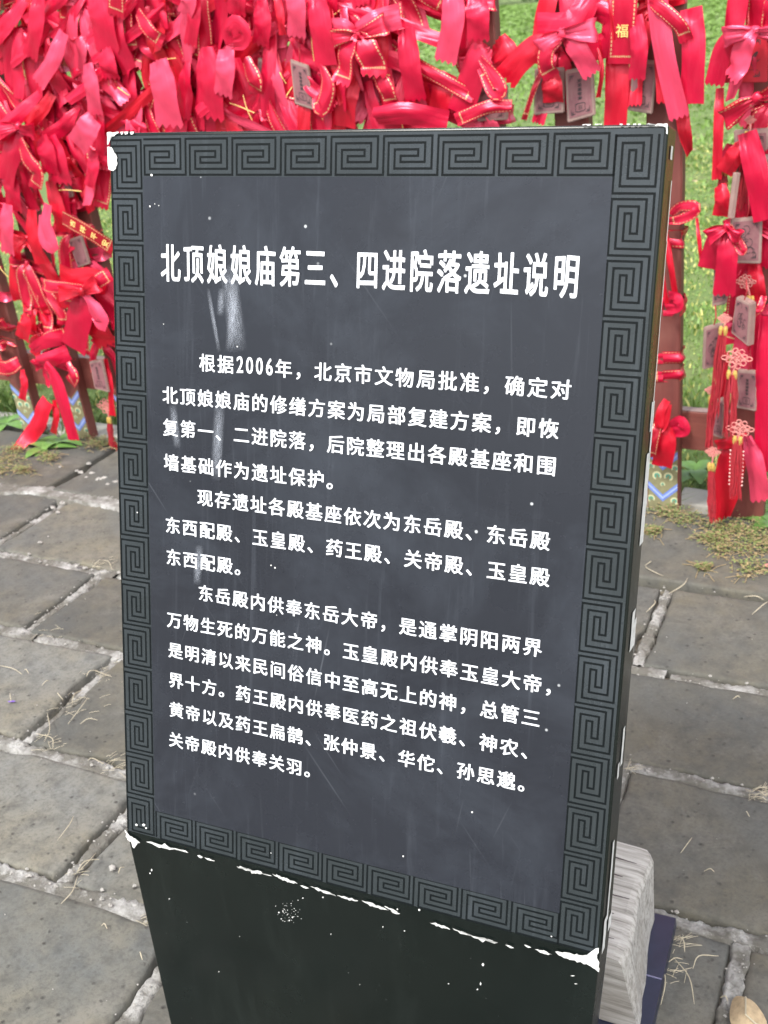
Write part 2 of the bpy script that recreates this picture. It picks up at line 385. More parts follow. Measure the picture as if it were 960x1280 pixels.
# mortar: lumpy strips along the joints, some of it spread over the bricks
def strip_mortar(p, q, w, seed, z=.0, spread=0.0, n=60, gap=0):
    p, q = Vector(p), Vector(q); d = q - p; L = d.length; d.normalize(); s = Vector((-d.y, d.x, 0))
    vs, fs = [], []; m = 9; n = max(n, int(L / .0045))
    for i in range(n + 1):
        t = i / n; c = p + d * (L * t)
        wl = w * (1 + .5 * N(c.x, c.y, seed, 9) + .5 * N(c.x, c.y, seed, 40) + .3 * N(c.x, c.y, seed, 110)) ; wr = w * (1 + .5 * N(c.x, c.y, seed + 9, 9) + .5 * N(c.x, c.y, seed + 3, 40) + .3 * N(c.x, c.y, seed, 110))
        wl += spread * max(0, N(c.x, c.y, seed + 20, 5) + .15) * 2; wr += spread * max(0, N(c.x, c.y, seed + 30, 5) + .1) * 2
        for k in range(m):
            a = k / (m - 1) * 2 - 1; off = a * (wr if a > 0 else wl)
            x = c + s * off
            zz = z + .0025 * N(x.x, x.y, seed, 30) + .003 * N(x.x, x.y, seed, 85) + .003 * N(x.x, x.y, seed, 190)
            zz += (.0015 if abs(a) < .8 else -.001 - .012 * (abs(a) > .99))
            if gap: zz -= max(0, N(c.x, c.y, seed + 50, 4) * gap + gap * .15) * .05
            vs.append(Vector((x.x, x.y, zz)))
    for i in range(n):
        for k in range(m - 1):
            a = i * m + k; fs.append((a, a + m, a + m + 1, a + 1))
    return vs, fs
mi = 0
def mortar(p, q, w, **kw):
    global mi; mi += 1
    vs, fs = strip_mortar(p, q, w, mi * 3.1, **kw)
    c = (Vector(p) + Vector(q)) / 2; c.z = 0
    o = link('mortar_joint', mesh_of('mortar_joint', [v - c for v in vs], fs, M['mortar'], smooth=True), PAVE, c)
for ri in range(1, 9):
    y = rows[ri][0]
    if ri == 8:
        mortar((-2.6 * S, (y + .000) * S, 0), (-1.28 * S, (y - .002) * S, 0), .020, z=.003, spread=.035, n=130)
        continue
    xs_ = [-2.6, -1.95, -1.3, -.65, -.30, -.03, .3, .9] if ri != 7 else [-2.6, -1.95, -1.3, -.65, -.25, .25, .9]
    for xa, xb in zip(xs_[:-1], xs_[1:]):
        mortar(((xa + .004) * S, y * S, 0), ((xb - .004) * S, y * S, 0), .0135 if xa > -.7 else .015, z=-.004 if xa > -.7 else -.003, spread=.002 if xa > -.7 else .010, n=60, gap=.25 if xa < -.6 else .18)
for ri, (ya, yb, js) in enumerate(rows[:8]):
    for x in js[1:-1]:
        left = x < -.6
        mortar((x * S, (ya + .012) * S, 0), (x * S, (yb - .010) * S, 0), .013 if not left else .011, z=-.005 if not left else -.006, spread=.001 if not left else .004, n=30, gap=.3 if left else .1)

# crumbs of mortar, gravel in the joints (nobody could count them)
cr = MB(); rc = random.Random(3)
def crumb(x, y, z, r, fl=.6):
    vs = []
    for k in range(8):
        a = (k % 4) * PI / 2 + (PI / 4 if k >= 4 else 0) + rc.uniform(-.3, .3); rr = r * rc.uniform(.6, 1.15) * (1 if k < 4 else .65)
        vs.append((x + math.cos(a) * rr, y + math.sin(a) * rr * .8, z + (0 if k < 4 else r * fl * rc.uniform(.7, 1.1))))
    cr.add(vs, [(7, 6, 5, 4), (0, 1, 5, 4), (1, 2, 6, 5), (2, 3, 7, 6), (3, 0, 4, 7)][::1])
for ri in range(1, 8):
    y = rows[ri][0] * S
    for i in range(150):
        x = rc.uniform(-2.3, .3); crumb(x, y + rc.gauss(0, .012), -.001, rc.choice([.0012, .002, .003, .0045]))
for ri, (ya, yb, js) in enumerate(rows[:8]):
    for x in js[1:-1]:
        for i in range(40): crumb(x * S + rc.gauss(0, .009), rc.uniform(ya, yb) * S, .0, rc.choice([.0012, .002, .003]))
for i in range(240): crumb(rc.uniform(-2.3, .2), rc.uniform(.65, 2.5), .002, rc.choice([.0008, .001, .0015, .002]))
for px, py, r in ((100, 590, .012), (108, 597, .010), (115, 592, .014), (123, 600, .016), (96, 588, .008), (130, 598, .014), (111, 579, .010), (75, 583, .007), (143, 603, .014), (104, 602, .006), (135, 606, .012),
                  (141, 1084, .0085), (168, 1106, .005), (50, 677, .007), (60, 670, .004), (36, 692, .007), (66, 634, .010), (78, 628, .012), (72, 640, .010), (35, 1094, .007), (88, 1090, .010), (110, 1050, .003),
                  (96, 707, .010), (106, 709, .008), (148, 715, .007), (893, 739, .003), (914, 756, .003)):
    q = atZ(px, py, .004); crumb(q.x, q.y, .002, r, .45)
o = cr.build('mortar_crumbs', M['crumb']); tag(o, 'loose crumbs of mortar and grit scattered over the brick paving and along its joints', 'crumbs', kind='stuff')

# ------------------------------------------------------------------ the sign
P_TL, P_TR, P_BR, P_BL = [Vector(v) for v in ((-0.803158, 1.0313, HC - .133291), (-0.203604, 1.047455, HC - .133291), (-0.19825, 0.848755, HC - .94613), (-0.797804, 0.832601, HC - .94613))]
KS = .933
P_TL, P_TR, P_BR, P_BL = [Vector((0, 0, HC)) + (q - Vector((0, 0, HC))) * KS for q in (P_TL, P_TR, P_BR, P_BL)]
hU = Vector((0.999637, 0.026934, 0)); dV = Vector((0.006398, -0.237455, -0.971378)); nIn = Vector((-0.026163, 0.971025, -0.237541))
PW, PH = .5998, .8368
def PP(u, v, out=0.0): return P_TL + (hU * u + dV * v) * KS - nIn * out
back = Vector((-.026934, .999637, 0))
T = .046 * KS
SIGN = empty('information_sign', (-.465, .81, 0), 'tall black information sign with slanted grey panel of white Chinese writing, fret border', 'sign')
FB_L = P_BL + Vector((.006, -.0, -(P_BL.z - .012))); FB_R = P_BR + Vector((-.022, 0, -(P_BR.z - .012)))
bk = P_BL + back * T
prof = []
def side(F0, F1, F2):
    return [F0, F1, F2, F2 + nIn * T, F1 + (back + nIn).normalized() * T * 1.005, F0 + back * T]
Lp, Rp = side(FB_L, P_BL, P_TL), side(FB_R, P_BR, P_TR)
bm = bmesh.new()
L = [bm.verts.new(v - SIGN.location) for v in Lp]; R_ = [bm.verts.new(v - SIGN.location) for v in Rp]
bm.faces.new(L[:][::1]); bm.faces.new(R_[::-1])
for i in range(6):
    j = (i + 1) % 6; bm.faces.new((L[j], L[i], R_[i], R_[j]))
bmesh.ops.recalc_face_normals(bm, faces=bm.faces)
bmesh.ops.bevel(bm, geom=[e for e in bm.edges], offset=.0022, segments=3, profile=.5, affect='EDGES')
me = bpy.data.meshes.new('case'); bm.to_mesh(me); bm.free(); me.materials.append(M['black'])
me.polygons.foreach_set('use_smooth', [False] * len(me.polygons))
link('case', me, SIGN)
def sheet(name, u0, v0, u1, v1, out, mat, parent=SIGN, nu=1, nv=1):
    vs, uv, fs = [], [], []
    for j in range(nv + 1):
        for i in range(nu + 1):
            u = u0 + (u1 - u0) * i / nu; v = v0 + (v1 - v0) * j / nv
            vs.append(PP(u, v, out)); uv.append((u, 1 - v))
    for j in range(nv):
        for i in range(nu): a = j * (nu + 1) + i; fs.append((a, a + nu + 1, a + nu + 2, a + 1))
    mb = MB().add(vs, fs, uv)
    e = [PP(u0, v0, out - .001), PP(u1, v0, out - .001), PP(u1, v1, out - .001), PP(u0, v1, out - .001)]
    if nu == 1 and nv == 1: mb.add(e, [], [(0, 0)] * 4); mb.f += [(0, 4, 5, 1)[::-1], (1, 3 + 2, 6, 3)[::-1], (3, 6, 7, 2)[::-1], (2, 7, 4, 0)[::-1]]
    return mb.build(name, mat, parent)
sheet('border_film', .0035, .0035, PW - .0035, PH - .0035, .0008, M['border'])
sheet('text_panel', .0440, .0456, .5535, .7965, .0013, M['panel'])
# the fret: outer border line plus 48 keys
LW = .00105
def seg_strip(pts, lw=LW):
    """thin flat line along axis-aligned points (a, d)"""
    qs = []
    for (a0, b0), (a1, b1) in zip(pts[:-1], pts[1:]):
        if abs(a1 - a0) > abs(b1 - b0): x0, x1 = min(a0, a1) - lw, max(a0, a1) + lw; y0, y1 = b0 - lw, b0 + lw
        else: x0, x1 = a0 - lw, a0 + lw; y0, y1 = min(b0, b1) + lw, max(b0, b1) - lw
        qs.append((x0, y0, x1, y1))
    return qs
A = [0, .0062, .0132, .0200]; Bk = [.0504, .0440, .0378]; D = [0, .0066, .0132, .0195, .0255, .0320, .0383]
key = [(A[0], D[0]), (A[0], D[6]), (Bk[0], D[6]), (Bk[0], D[1]), (A[2], D[1]), (A[2], D[4]), (Bk[2], D[4]), (Bk[2], D[3]), (A[3], D[3]), (A[3], D[2]), (Bk[1], D[2]), (Bk[1], D[5]), (A[1], D[5]), (A[1], D[0]), (.0554, D[0])]
def key_part(fn, sa=1.0, sd=1.0, last=False):
    mb = MB(); pts = [(a * sa, d * sd) for a, d in key]
    if last: pts = pts[:-1] + [(.0504 * sa, 0)]
    for (x0, y0, x1, y1) in seg_strip(pts):
        if x1 - x0 < .0005 or y1 - y0 < .0005: continue
        c = [fn(x0, y0), fn(x1, y0), fn(x1, y1), fn(x0, y1)]
        vs = [PP(u, v, .0011) for u, v in c]
        nrm = (vs[1] - vs[0]).cross(vs[2] - vs[0])
        f = (0, 1, 2, 3) if nrm.dot(-nIn) > 0 else (3, 2, 1, 0)
        mb.add(vs, [f])
    mb.build('fret_key', M['keyline'], SIGN)
pt = .0570
for i in range(9):
    A0 = .0416 + .0570 * (i + 1) - .0005                        # top row, each key drawn right to left
    key_part(lambda a, d, A0=A0: (A0 - a, .0072 + d), 1.027, .95, i == 0)
    B0 = .0416 + .0570 * i + .004
    key_part(lambda a, d, B0=B0: (B0 + a, .8328 - d), 1.027, .95, i == 8)
for i in range(15):
    key_part(lambda a, d, v0=.0078 + .0552 * i: (.0036 + d, v0 + a), .995, 1.0, i == 14)
    key_part(lambda a, d, v0=.0596 + .0552 * i: (.5925 - d, v0 - a), .995, 1.0, i == 0)
# lettering
_gl = {}
def glyph(ch, off):
    k = (ch, off)
    if k in _gl: return _gl[k]
    cu = bpy.data.curves.new('glyph', 'FONT'); cu.body = ch; cu.offset = off; cu.resolution_u = 3
    ob = bpy.data.objects.new('glyph', cu); COL.objects.link(ob)
    dg = bpy.context.evaluated_depsgraph_get(); dg.update(); m = ob.evaluated_get(dg).to_mesh()
    vs = [(v.co.x, v.co.y) for v in m.vertices]; fs = [tuple(p.vertices) for p in m.polygons]
    bpy.data.objects.remove(ob); bpy.data.curves.remove(cu)
    _gl[k] = (vs, fs); return _gl[k]
def put_text(items, name, size_x, size_y, off=.022):
    """items: (character, u of cell left, v of cell bottom, width factor)"""
    mb = MB(); rt = random.Random(11)
    for ch, u, v, wf, hf in items:
        vs, fs = glyph(ch, 0)
        ang = rt.uniform(-.02, .02)
        for li, (ox, oy) in enumerate(((-off, -off * .8), (off, -off * .8), (-off, off * .8), (off, off * .8), (0, 0), (-off * 1.3, 0), (off * 1.3, 0))):
          out = .0018 + li * .00006
          pts = []
          for x, y in vs:
              wv_ = .016 * noise.noise(Vector((x * 3.1 + u * 90, y * 3.1 + v * 70, ord(ch) * .37))); x, y = x + wv_, y + .014 * noise.noise(Vector((x * 2.7 + u * 50, y * 2.9, ord(ch) * .11 + 5)))                                  # strokes spread a little at the foot, brush fashion
              xx = ((x + ox) * size_x * wf); yy = (y + oy) * size_y * hf + .012 * size_y * math.sin(x * 3.1) 
              pts.append(PP(u + xx + ang * yy, v - yy, out))
          f2 = []
          for f in fs:
              a, b, c = pts[f[0]], pts[f[1]], pts[f[2]]
              f2.append(f if (b - a).cross(c - a).dot(-nIn) > 0 else f[::-1])
          mb.add(pts, f2)
    return mb.build(name, M['text'], SIGN)
def layout(s, u0, v0, pitch, v1=None, wf=1, hf=1):
    out = []; u = u0; n = 0
    for ch in s:
        if ch.isdigit(): out.append((ch, u + .0006, v0, .86, 1.22)); u += pitch * .52
        else: out.append((ch, u, v0, wf, hf)); u += pitch
    return out
title = '北顶娘娘庙第三、四进院落遗址说明'
tp = (.5331 - .0655) / 16.0
for i, c in enumerate(title): put_text([(c, .0655 + tp * i, .1525 - .0012 * i / 16, 1, 1)], 'title_character', .0258, .0430, .018)
lines = [('根据2006年，北京市文物局批准，确定对', .1125, .5305), ('北顶娘娘庙的修缮方案为局部复建方案，即恢', .0640, .5205), ('复第一、二进院落，后院整理出各殿基座和围', .0640, .5205),
         ('墙基础作为遗址保护。', .0645, None), ('现存遗址各殿基座依次为东岳殿、东岳殿', .1085, .5190), ('东西配殿、玉皇殿、药王殿、关帝殿、玉皇殿', .0652, .5210), ('东西配殿。', .0655, None),
         ('东岳殿内供奉东岳大帝，是通掌阴阳两界', .1085, .5178), ('万物生死的万能之神。玉皇殿内供奉玉皇大帝，', .0655, .5430), ('是明清以来民间俗信中至高无上的神，总管三', .0665, .5210),
         ('界十方。药王殿内供奉医药之祖伏羲、神农、', .0667, .5225), ('黄帝以及药王扁鹊、张仲景、华佗、孙思邈。', .0667, .5215), ('关帝殿内供奉关羽。', .0655, None)]
vb = [.2500, .2890, .3255, .3655, .4015, .4388, .4768, .5140, .5530, .5905, .6280, .6655, .7045]
for (s, u0, u1), v in zip(lines, vb):
    ncell = sum(.52 if c.isdigit() else 1 for c in s)
    pitch = (u1 - u0) / ncell if u1 else .0228
    put_text(layout(s, u0 + .0010, v - .0006, pitch), 'text_line', .0208, .0206, .016)

# paint chips showing the white primer
def blob(pts, seed, fn, rough_=.12, sub=3):
    """irregular outline from a coarse polygon (u,v)"""
    out = []
    n = len(pts)
    for i in range(n):
        a, b = pts[i], pts[(i + 1) % n]
        for k in range(sub):
            t = k / sub; x = a[0] + (b[0] - a[0]) * t; y = a[1] + (b[1] - a[1]) * t
            L = math.hypot(b[0] - a[0], b[1] - a[1])
            out.append((x + N(x * 300, y * 300, seed) * rough_ * L * (0 if k == 0 else 1), y + N(x * 300, y * 300, seed + 9) * rough_ * L))
    return out
def uv_of(px, py):
    v = ray(px, py); o = Vector(CAM); d = Vector(v); t = nIn.dot(P_TL - o) / nIn.dot(d); X = o + d * t - P_TL
    return X.dot(hU) / KS, X.dot(dV) / KS
def chip(mb, outline, fn):
    vs = [fn(*p) for p in outline]; c = sum(vs, Vector()) / len(vs)
    n = len(vs); mb.add(vs + [c], [(i, (i + 1) % n, n) for i in range(n)])
dFold = (Vector((FB_L.x, FB_L.y, FB_L.z)) - P_BL).normalized()
nFold = dFold.cross(hU).normalized()
if nFold.y > 0: nFold = -nFold
def fp(u, v):
    if v <= PH: return PP(u, v, .0022)
    return PP(u, PH, .0006) + dFold * ((v - PH) * KS * 1.15) + nFold * .0016
small = MB()
def pchip(pxs, seed=1, big=True):
    out = blob([uv_of(*p) for p in pxs], seed, None, .22 if big else .12, 5 if big else 3)
    out = [(max(-.0008, min(PW + .0008, u)), max(-.0008, v)) for u, v in out]
    mb = MB(); chip(mb, out, fp)
    a = mb.v[0]; nn = (mb.v[1] - mb.v[0]).cross(mb.v[-1] - mb.v[0])
    if nn.dot(-nIn) < 0: mb.f = [f[::-1] for f in mb.f]
    if big: mb.build('paint_chip', M['primer'], SIGN)
    else: small.add(mb.v, mb.f)
pchip([(135, 184), (141, 185), (147, 194), (148, 206), (143, 214), (137, 212), (134, 200)], 1)
pchip([(135, 166), (150, 164), (150, 167), (140, 170), (137, 181), (134, 181)], 2)
for x0, x1 in ((152, 156), (157, 162), (164, 169)): pchip([(x0, 165), (x1, 164.5), (x1 - 1, 168), (x0 + 1, 168.5)], x0, False)
pchip([(728, 155.5), (740, 154.5), (739, 156.8), (729, 157)], 3, False); pchip([(744, 155), (754, 154.5), (752, 156.3), (745, 156.3)], 4, False)
pchip([(808, 155.5), (822, 155), (835, 155), (835, 160.5), (830, 157.8), (820, 157)], 5)
for x in (775, 784, 792, 798): pchip([(x, 155), (x + 4, 154.8), (x + 3.5, 156.5), (x + .5, 156.7)], x, False)
pchip([(833, 160), (835, 160), (835, 168), (833, 167)], 6, False)
pchip([(157, 1036), (163, 1043), (170, 1047), (175, 1052), (166, 1053), (159, 1049)], 7)
bt = [(183, 1052, 236, 1064, 4), (247, 1068.5, 254, 1070, 4), (256, 1071, 269, 1075, 3), (296, 1082, 340, 1094, 3.5), (341, 1092, 372, 1103, 5), (375, 1106, 386, 1109, 3), (388, 1107, 420, 1118, 4), (421, 1118, 448, 1125, 3.5),
      (452, 1125, 486, 1137, 5), (488, 1138, 500, 1141, 3), (480, 1131.5, 497, 1138, 3), (537, 1152, 562, 1160, 3.5), (565, 1161, 622, 1178, 4), (631, 1180, 642, 1184, 3), (655, 1180, 664, 1183, 3), (668, 1185, 690, 1192, 4)]
for x0, y0, x1, y1, w in bt:
    w *= .62
    pchip([(x0, y0 - w * .2), (x0 + (x1 - x0) * .3, y0 + (y1 - y0) * .3 - w * .7), (x0 + (x1 - x0) * .7, y0 + (y1 - y0) * .7 - w * .5), (x1, y1), (x0 + (x1 - x0) * .6, y0 + (y1 - y0) * .6 + w * .9), (x0 + (x1 - x0) * .3, y0 + (y1 - y0) * .3 + w * .7)], x0, x1 - x0 > 12)
pchip([(694, 1187), (715, 1190), (733, 1193), (743, 1190), (745, 1184), (749, 1184), (749, 1203), (748, 1214), (741, 1209), (733, 1204), (721, 1201), (708, 1197), (697, 1192)], 9)
for x, y, r in ((172, 1030, 2.5), (181, 1030, 3), (184, 1034, 2), (236, 172, 0), (191, 219, 2.5), (189, 258, 1.8), (195, 255, 1), (200, 257, 1.2), (505, 1069, 1.8), (591, 1014, 2), (497, 1135, 1.8), (525, 1136, 2.2), (298, 433, 1.6), (206, 405, 1), (340, 706, 1.5), (345, 709, 1.8), (347, 768, 1), (690, 1169, 1.5), (173, 640, 1.5), (340, 1065, 1)):
    r *= .62
    if r: pchip([(x - r, y - r * .5), (x, y - r), (x + r, y - r * .2), (x + r * .6, y + r), (x - r * .7, y + r * .8)], x, False)
tag(small.build('paint_chip', M['primer'], SIGN), kind='stuff')
# chips below the fold, on the vertical plinth and on the right-hand side
pl = MB()
nF = (FB_L - P_BL).cross(P_BR - P_BL).normalized()
if nF.y > 0: nF = -nF
def onplane(px, py, p0, n, out):
    d = Vector(ray(px, py)); o = Vector(CAM); t = n.dot(p0 - o) / n.dot(d); return o + d * t + n * out
def plchip(pxs, p0, n, mb=pl, out=.0008):
    vs = [onplane(x, y, p0, n, out) for x, y in pxs]; c = sum(vs, Vector()) / len(vs); k = len(vs)
    fs = [(i, (i + 1) % k, k) for i in range(k)]
    if (vs[1] - vs[0]).cross(c - vs[0]).dot(n) < 0: fs = [f[::-1] for f in fs]
    mb.add(vs + [c], fs)

plchip([(163, 1047), (173, 1053), (168, 1060), (166, 1058)], P_BL, nF)
for x, y, w, h in ((716, 1219, 5, 1.3), (720, 1229, 4, 1), (190, 1087, 2, 3), (188, 1091, 2, 2), (212, 1123, 1.5, 1.5), (349, 1140, 2, 2), (354, 1138, 1.5, 2), (366, 1146, 2, 2), (362, 1150, 2, 2), (379, 1122, 2, 1.5), (404, 1121, 2, 2), (352, 1148, 1.5, 1.5), (604, 1205, 3, 4), (601, 1229, 2, 4), (597, 1236, 2, 2), (561, 1229, 2, 1.5), (479, 1158, 1.5, 2), (506, 1163, 2, 1.5), (274, 1214, 1, 1.5), (414, 1167, 1, 2), (300, 1170, 1, 1), (450, 1230, 1, 1)):
    w *= .6; h *= .6; plchip([(x - w, y), (x, y - h), (x + w, y), (x, y + h)], P_BL, nF)
for k in range(46):
    x = rc.gauss(362, 9); y = rc.gauss(1138, 7) + (x - 350) * .25; r = rc.uniform(.2, .7); plchip([(x - r, y), (x, y - r), (x + r, y), (x, y + r)], P_BL, nF)
nS = (P_TR - P_BR).cross(nIn).normalized()
if nS.x < 0: nS = -nS
sd = MB()
def schip(a0, a1, t0, t1, k=5):
    """strip on the side face: a along the height of the panel (0 top, 1 bottom), t through the depth"""
    vs = []
    for i in range(k + 1):
        a = a0 + (a1 - a0) * i / k; j = .0012 * N(a * 90, 1.1, a0 * 50)
        vs.append(P_TR + (P_BR - P_TR) * a + nIn * (t0 * KS + j) + nS * .0009); vs.append(P_TR + (P_BR - P_TR) * a + nIn * (t1 * KS + 2.2 * j * (0 < i < k)) + nS * .0009)
    fs = []
    for i in range(k): fs.append((2 * i, 2 * i + 1, 2 * i + 3, 2 * i + 2))
    nn = (vs[1] - vs[0]).cross(vs[2] - vs[0])
    if nn.dot(nS) < 0: fs = [f[::-1] for f in fs]
    MB().add(vs, fs).build('side_paint_chip', M['primer'], SIGN)
schip(.020, .034, .018, .028); schip(.055, .12, .034, .038); schip(.12, .33, .037, .0405, 12); schip(.30, .335, .030, .046); schip(.36, .47, .026, .046, 8); schip(.335, .37, .038, .046)
schip(.55, .60, .020, .036, 6); schip(.565, .60, .036, .046); schip(.70, .75, .022, .032, 6); schip(.74, .76, .008, .016); schip(.85, .96, .016, .024, 9); schip(.95, .998, .004, .018, 5); schip(.965, .985, .03, .046)
tag(pl.build('plinth_paint_speckle', M['primer'], SIGN), kind='stuff')
# light rubbed smears on the panel
sm = NT('dried_white_smear'); nz = sm.noise(1, 4, .7, sm.uv((90, 7, 1)))
sep = sm.n('ShaderNodeSeparateXYZ'); sm.l(sm.uv(), sep.inputs[0])
al = sm.math('MULTIPLY', sm.ramp(nz, [(.42, 0), (.75, .75)]), sm.math('POWER', sm.math('SINE', sm.math('MULTIPLY', sep.outputs[0], PI)), 1.4))
al = sm.math('MULTIPLY', al, sm.math('POWER', sm.math('SINE', sm.math('MULTIPLY', sep.outputs[1], PI)), .8))
sm.set((.62, .68, .78), .6); sm.l(al, sm.b.inputs['Alpha']); SM = sm.m
def smear(pxa, pxb, w, k=1.0):
    a, b = uv_of(*pxa), uv_of(*pxb); d = Vector((b[0] - a[0], b[1] - a[1])); L = d.length; d.normalize(); s = Vector((-d.y, d.x))
    q = [(a[0] - s.x * w, a[1] - s.y * w), (a[0] + s.x * w, a[1] + s.y * w), (b[0] + s.x * w, b[1] + s.y * w), (b[0] - s.x * w, b[1] - s.y * w)]
    smear.n += 1
    MB().add([PP(u, v, .0024 + .0002 * smear.n) for u, v in q], [(0, 1, 2, 3) if True else ()], [(0, 0), (1, 0), (1, 1), (0, 1)]).build('dried_smear', SM, SIGN)
smear.n = 0
smear((286, 330), (300, 440), .012); smear((279, 360), (277, 395), .005); smear((296, 355), (288, 440), .006); smear((262, 360), (276, 440), .003)
smear((218, 505), (224, 560), .006); smear((277, 500), (272, 600), .008); smear((252, 680), (248, 730), .006)

# steel foot plate and the old timber block behind the sign
PLT = empty('base_plate', (-.5, 1.05, 0), 'thin dark blue violet base plate lying on the bricks under the sign and timber block', 'base plate')
x0, x1 = -.70, -.1745
pts = [(x0, .80), (x1 + .016, .80), (x1, 1.214), (x0, 1.20)]
mb = MB(); z0, z1 = .004, .016
vs = [(x, y, z0) for x, y in pts] + [(x + (.002 if i in (0, 3) else -.002), y, z1) for i, (x, y) in enumerate(pts)]
mb.add(vs, [(3, 2, 1, 0), (4, 5, 6, 7), (0, 1, 5, 4), (1, 2, 6, 5), (2, 3, 7, 6), (3, 0, 4, 7)]).build('plate', M['plate'], PLT)
MB().box((-.186, 1.10, .0166), .026, .0016, .0012).build('scratch', M['platew'], PLT)

def log_block():
    vs, fs = [], []; nx, ny = 22, 16
    bm = bmesh.new()
    X0, X1, Y0, Y1, Z0, Z1 = -.60, -.214, 1.008, 1.212, .0175, .132
    # profile across (x,z): chamfered and worn on the right
    prof = [(X0, Z0), (X0, Z1 - .01), (X0 + .012, Z1), (X0 + .13, Z1 + .002), (X0 + .25, Z1), (-.285, Z1 + .001), (-.222, Z1 - .001), (-.213, Z1 - .003), (-.209, Z1 - .010), (-.208, Z1 - .045), (-.206, Z0)]
    for j in range(ny + 1):
        t = j / ny; y = Y0 + (Y1 - Y0) * t
        for i, (x, z) in enumerate(prof):
            k = 0 if i < 5 else 1
            xx = x + (x > -.23) * ((Z1 - z) / Z1 * .024 * (1 - t) + .004 * N(t * 3, z * 9, 4.4) - max(0, t - .93) * .12) + .003 * N(x * 40, y * 30, 3.3)
            zz = z + (.0012 * N(x * 30, y * 60, 8.8) + .0008 * N(x * 12, y * 140, 4.1)) * (z > Z0 + .01)
            yy = y + (.008 * N(x * 9, z * 30, t * 2 + 1)) * (t > .9)
            vs.append(Vector((xx, yy, zz)))
    m = len(prof)
    top, sidef = [], []
    for j in range(ny):
        for i in range(m - 1):
            f = (j * m + i, j * m + i + 1, (j + 1) * m + i + 1, (j + 1) * m + i); fs.append(f)
    fs.append(tuple(range(m - 1, -1, -1))); fs.append(tuple(ny * m + i for i in range(m)))
    fs.append((0, ny * m, ny * m + m - 1, m - 1))
    return vs, fs
vs, fs = log_block()
BLK = empty('timber_block', (-.4, 1.08, .016), 'weathered grey timber block with cracked grain standing behind the lower right of the sign', 'timber block')
MB().add(vs, fs).build('log', M['timber'], BLK)
ck = MB()
for (ya, xa, xb) in ((1.035, -.58, -.225), (1.075, -.50, -.235), (1.11, -.56, -.222), (1.15, -.45, -.24), (1.18, -.52, -.228)):
    pts = [Vector((xa + (xb - xa) * i / 8, ya + .006 * N(i, ya * 9) * 1.5, .1335 + .0012 * N(i * 3, ya))) for i in range(9)]
    ck.tube(pts, .0011, 4, [.3, .8, 1.2, 1, 1.3, 1, .8, 1, .4])
ck.build('crack', M['ink'], BLK)

# ------------------------------------------------------------------ ribbons
YF = 2.05 * S                     # front face of the fence
def catmull(pts, n):
    P = [pts[0] * 2 - pts[1]] + list(pts) + [pts[-1] * 2 - pts[-2]]
    out = []; m = len(pts) - 1
    for k in range(n + 1):
        t = k / n * m; i = min(int(t), m - 1); f = t - i; a, b, c, d = P[i:i + 4]
        out.append(.5 * ((2 * b) + (c - a) * f + (2 * a - 5 * b + 4 * c - d) * f * f + (3 * b - a - 3 * c + d) * f ** 3))
    return out
def rib_mesh(pts, w, wdir=None, twist=(0, 0), pinch=(1, 1), tip='zig', n=16, curl=.10, seed=0.0, rip=.0022, curve=None, nrm=Vector((0, -1, 0))):
    cs = catmull([Vector(p) for p in pts], n); vs, fs, uv = [], [], []; m = 9
    Ls = [0]
    for a, b in zip(cs[:-1], cs[1:]): Ls.append(Ls[-1] + (b - a).length)
    tot = Ls[-1]
    last = None; surf = []
    for i, c in enumerate(cs):
        t = i / n; tg = (cs[min(i + 1, n)] - cs[max(i - 1, 0)])
        if tg.length < 1e-7: tg = Vector((0, 0, -1))
        tg.normalize()
        if wdir is not None: s = wdir - tg * wdir.dot(tg)
        else: s = tg.cross(nrm)
        if s.length < .02: s = last if last is not None else Vector((1, 0, 0))
        s.normalize()
        if last is not None and s.dot(last) < 0 and wdir is None: s = -s
        last = s.copy()
        tw = twist[0] + (twist[1] - twist[0]) * t
        q = Quaternion(tg, tw); s = q @ s; nn = tg.cross(s); 
        pw = pinch[0] + (1 - pinch[0]) * min(1, t / .35) if t < .35 else (1 if t < .7 else 1 + (pinch[1] - 1) * (t - .7) / .3)
        hw = w / 2 * pw
        for k in range(m):
            a = k / (m - 1) * 2 - 1
            cz = (curl * w * (1 - abs(a - .3 * math.sin(seed * 5))) * (1 + .6 * math.sin(t * 4 + seed))) + (1 - pw) * w * .34 * (abs(((a * 2.2 + seed) % 1) - .5) * 4 - 1)
            cz += rip * math.sin(t * 9 + a * 2.3 + seed * 3) * (1 if n > 6 else 0) + rip * .8 * N(a * 1.5 + seed, t * 6, seed) * 2
            p = c + s * (a * hw) - nn * cz if True else c
            if i == n and tip == 'zig' and k % 2 == 1: p = p + tg * w * .13
            elif i == n and tip == 'zig': p = p - tg * w * .02
            if i == n and tip == 'slant': p = p + tg * w * (.22 * a)
            vs.append(p); uv.append(((a + 1) / 2, tot - Ls[i]))
    for i in range(n):
        for k in range(m - 1):
            a = i * m + k; fs.append((a, a + 1, a + m + 1, a + m))
    return vs, fs, uv
def ribbon_part(name, parent, mat, *a, **k):
    vs, fs, uv = rib_mesh(*a, **k); return MB().add(vs, fs, uv).build(name, mat, parent, smooth=True)
def ribbon_thing(name, mat, label, group, *a, **k):
    vs, fs, uv = rib_mesh(*a, **k); mb = MB().add(vs, fs, uv)
    o = mb.build(name, mat, None, origin=vs[4], smooth=True); tag(o, label, 'ribbon', group); return o
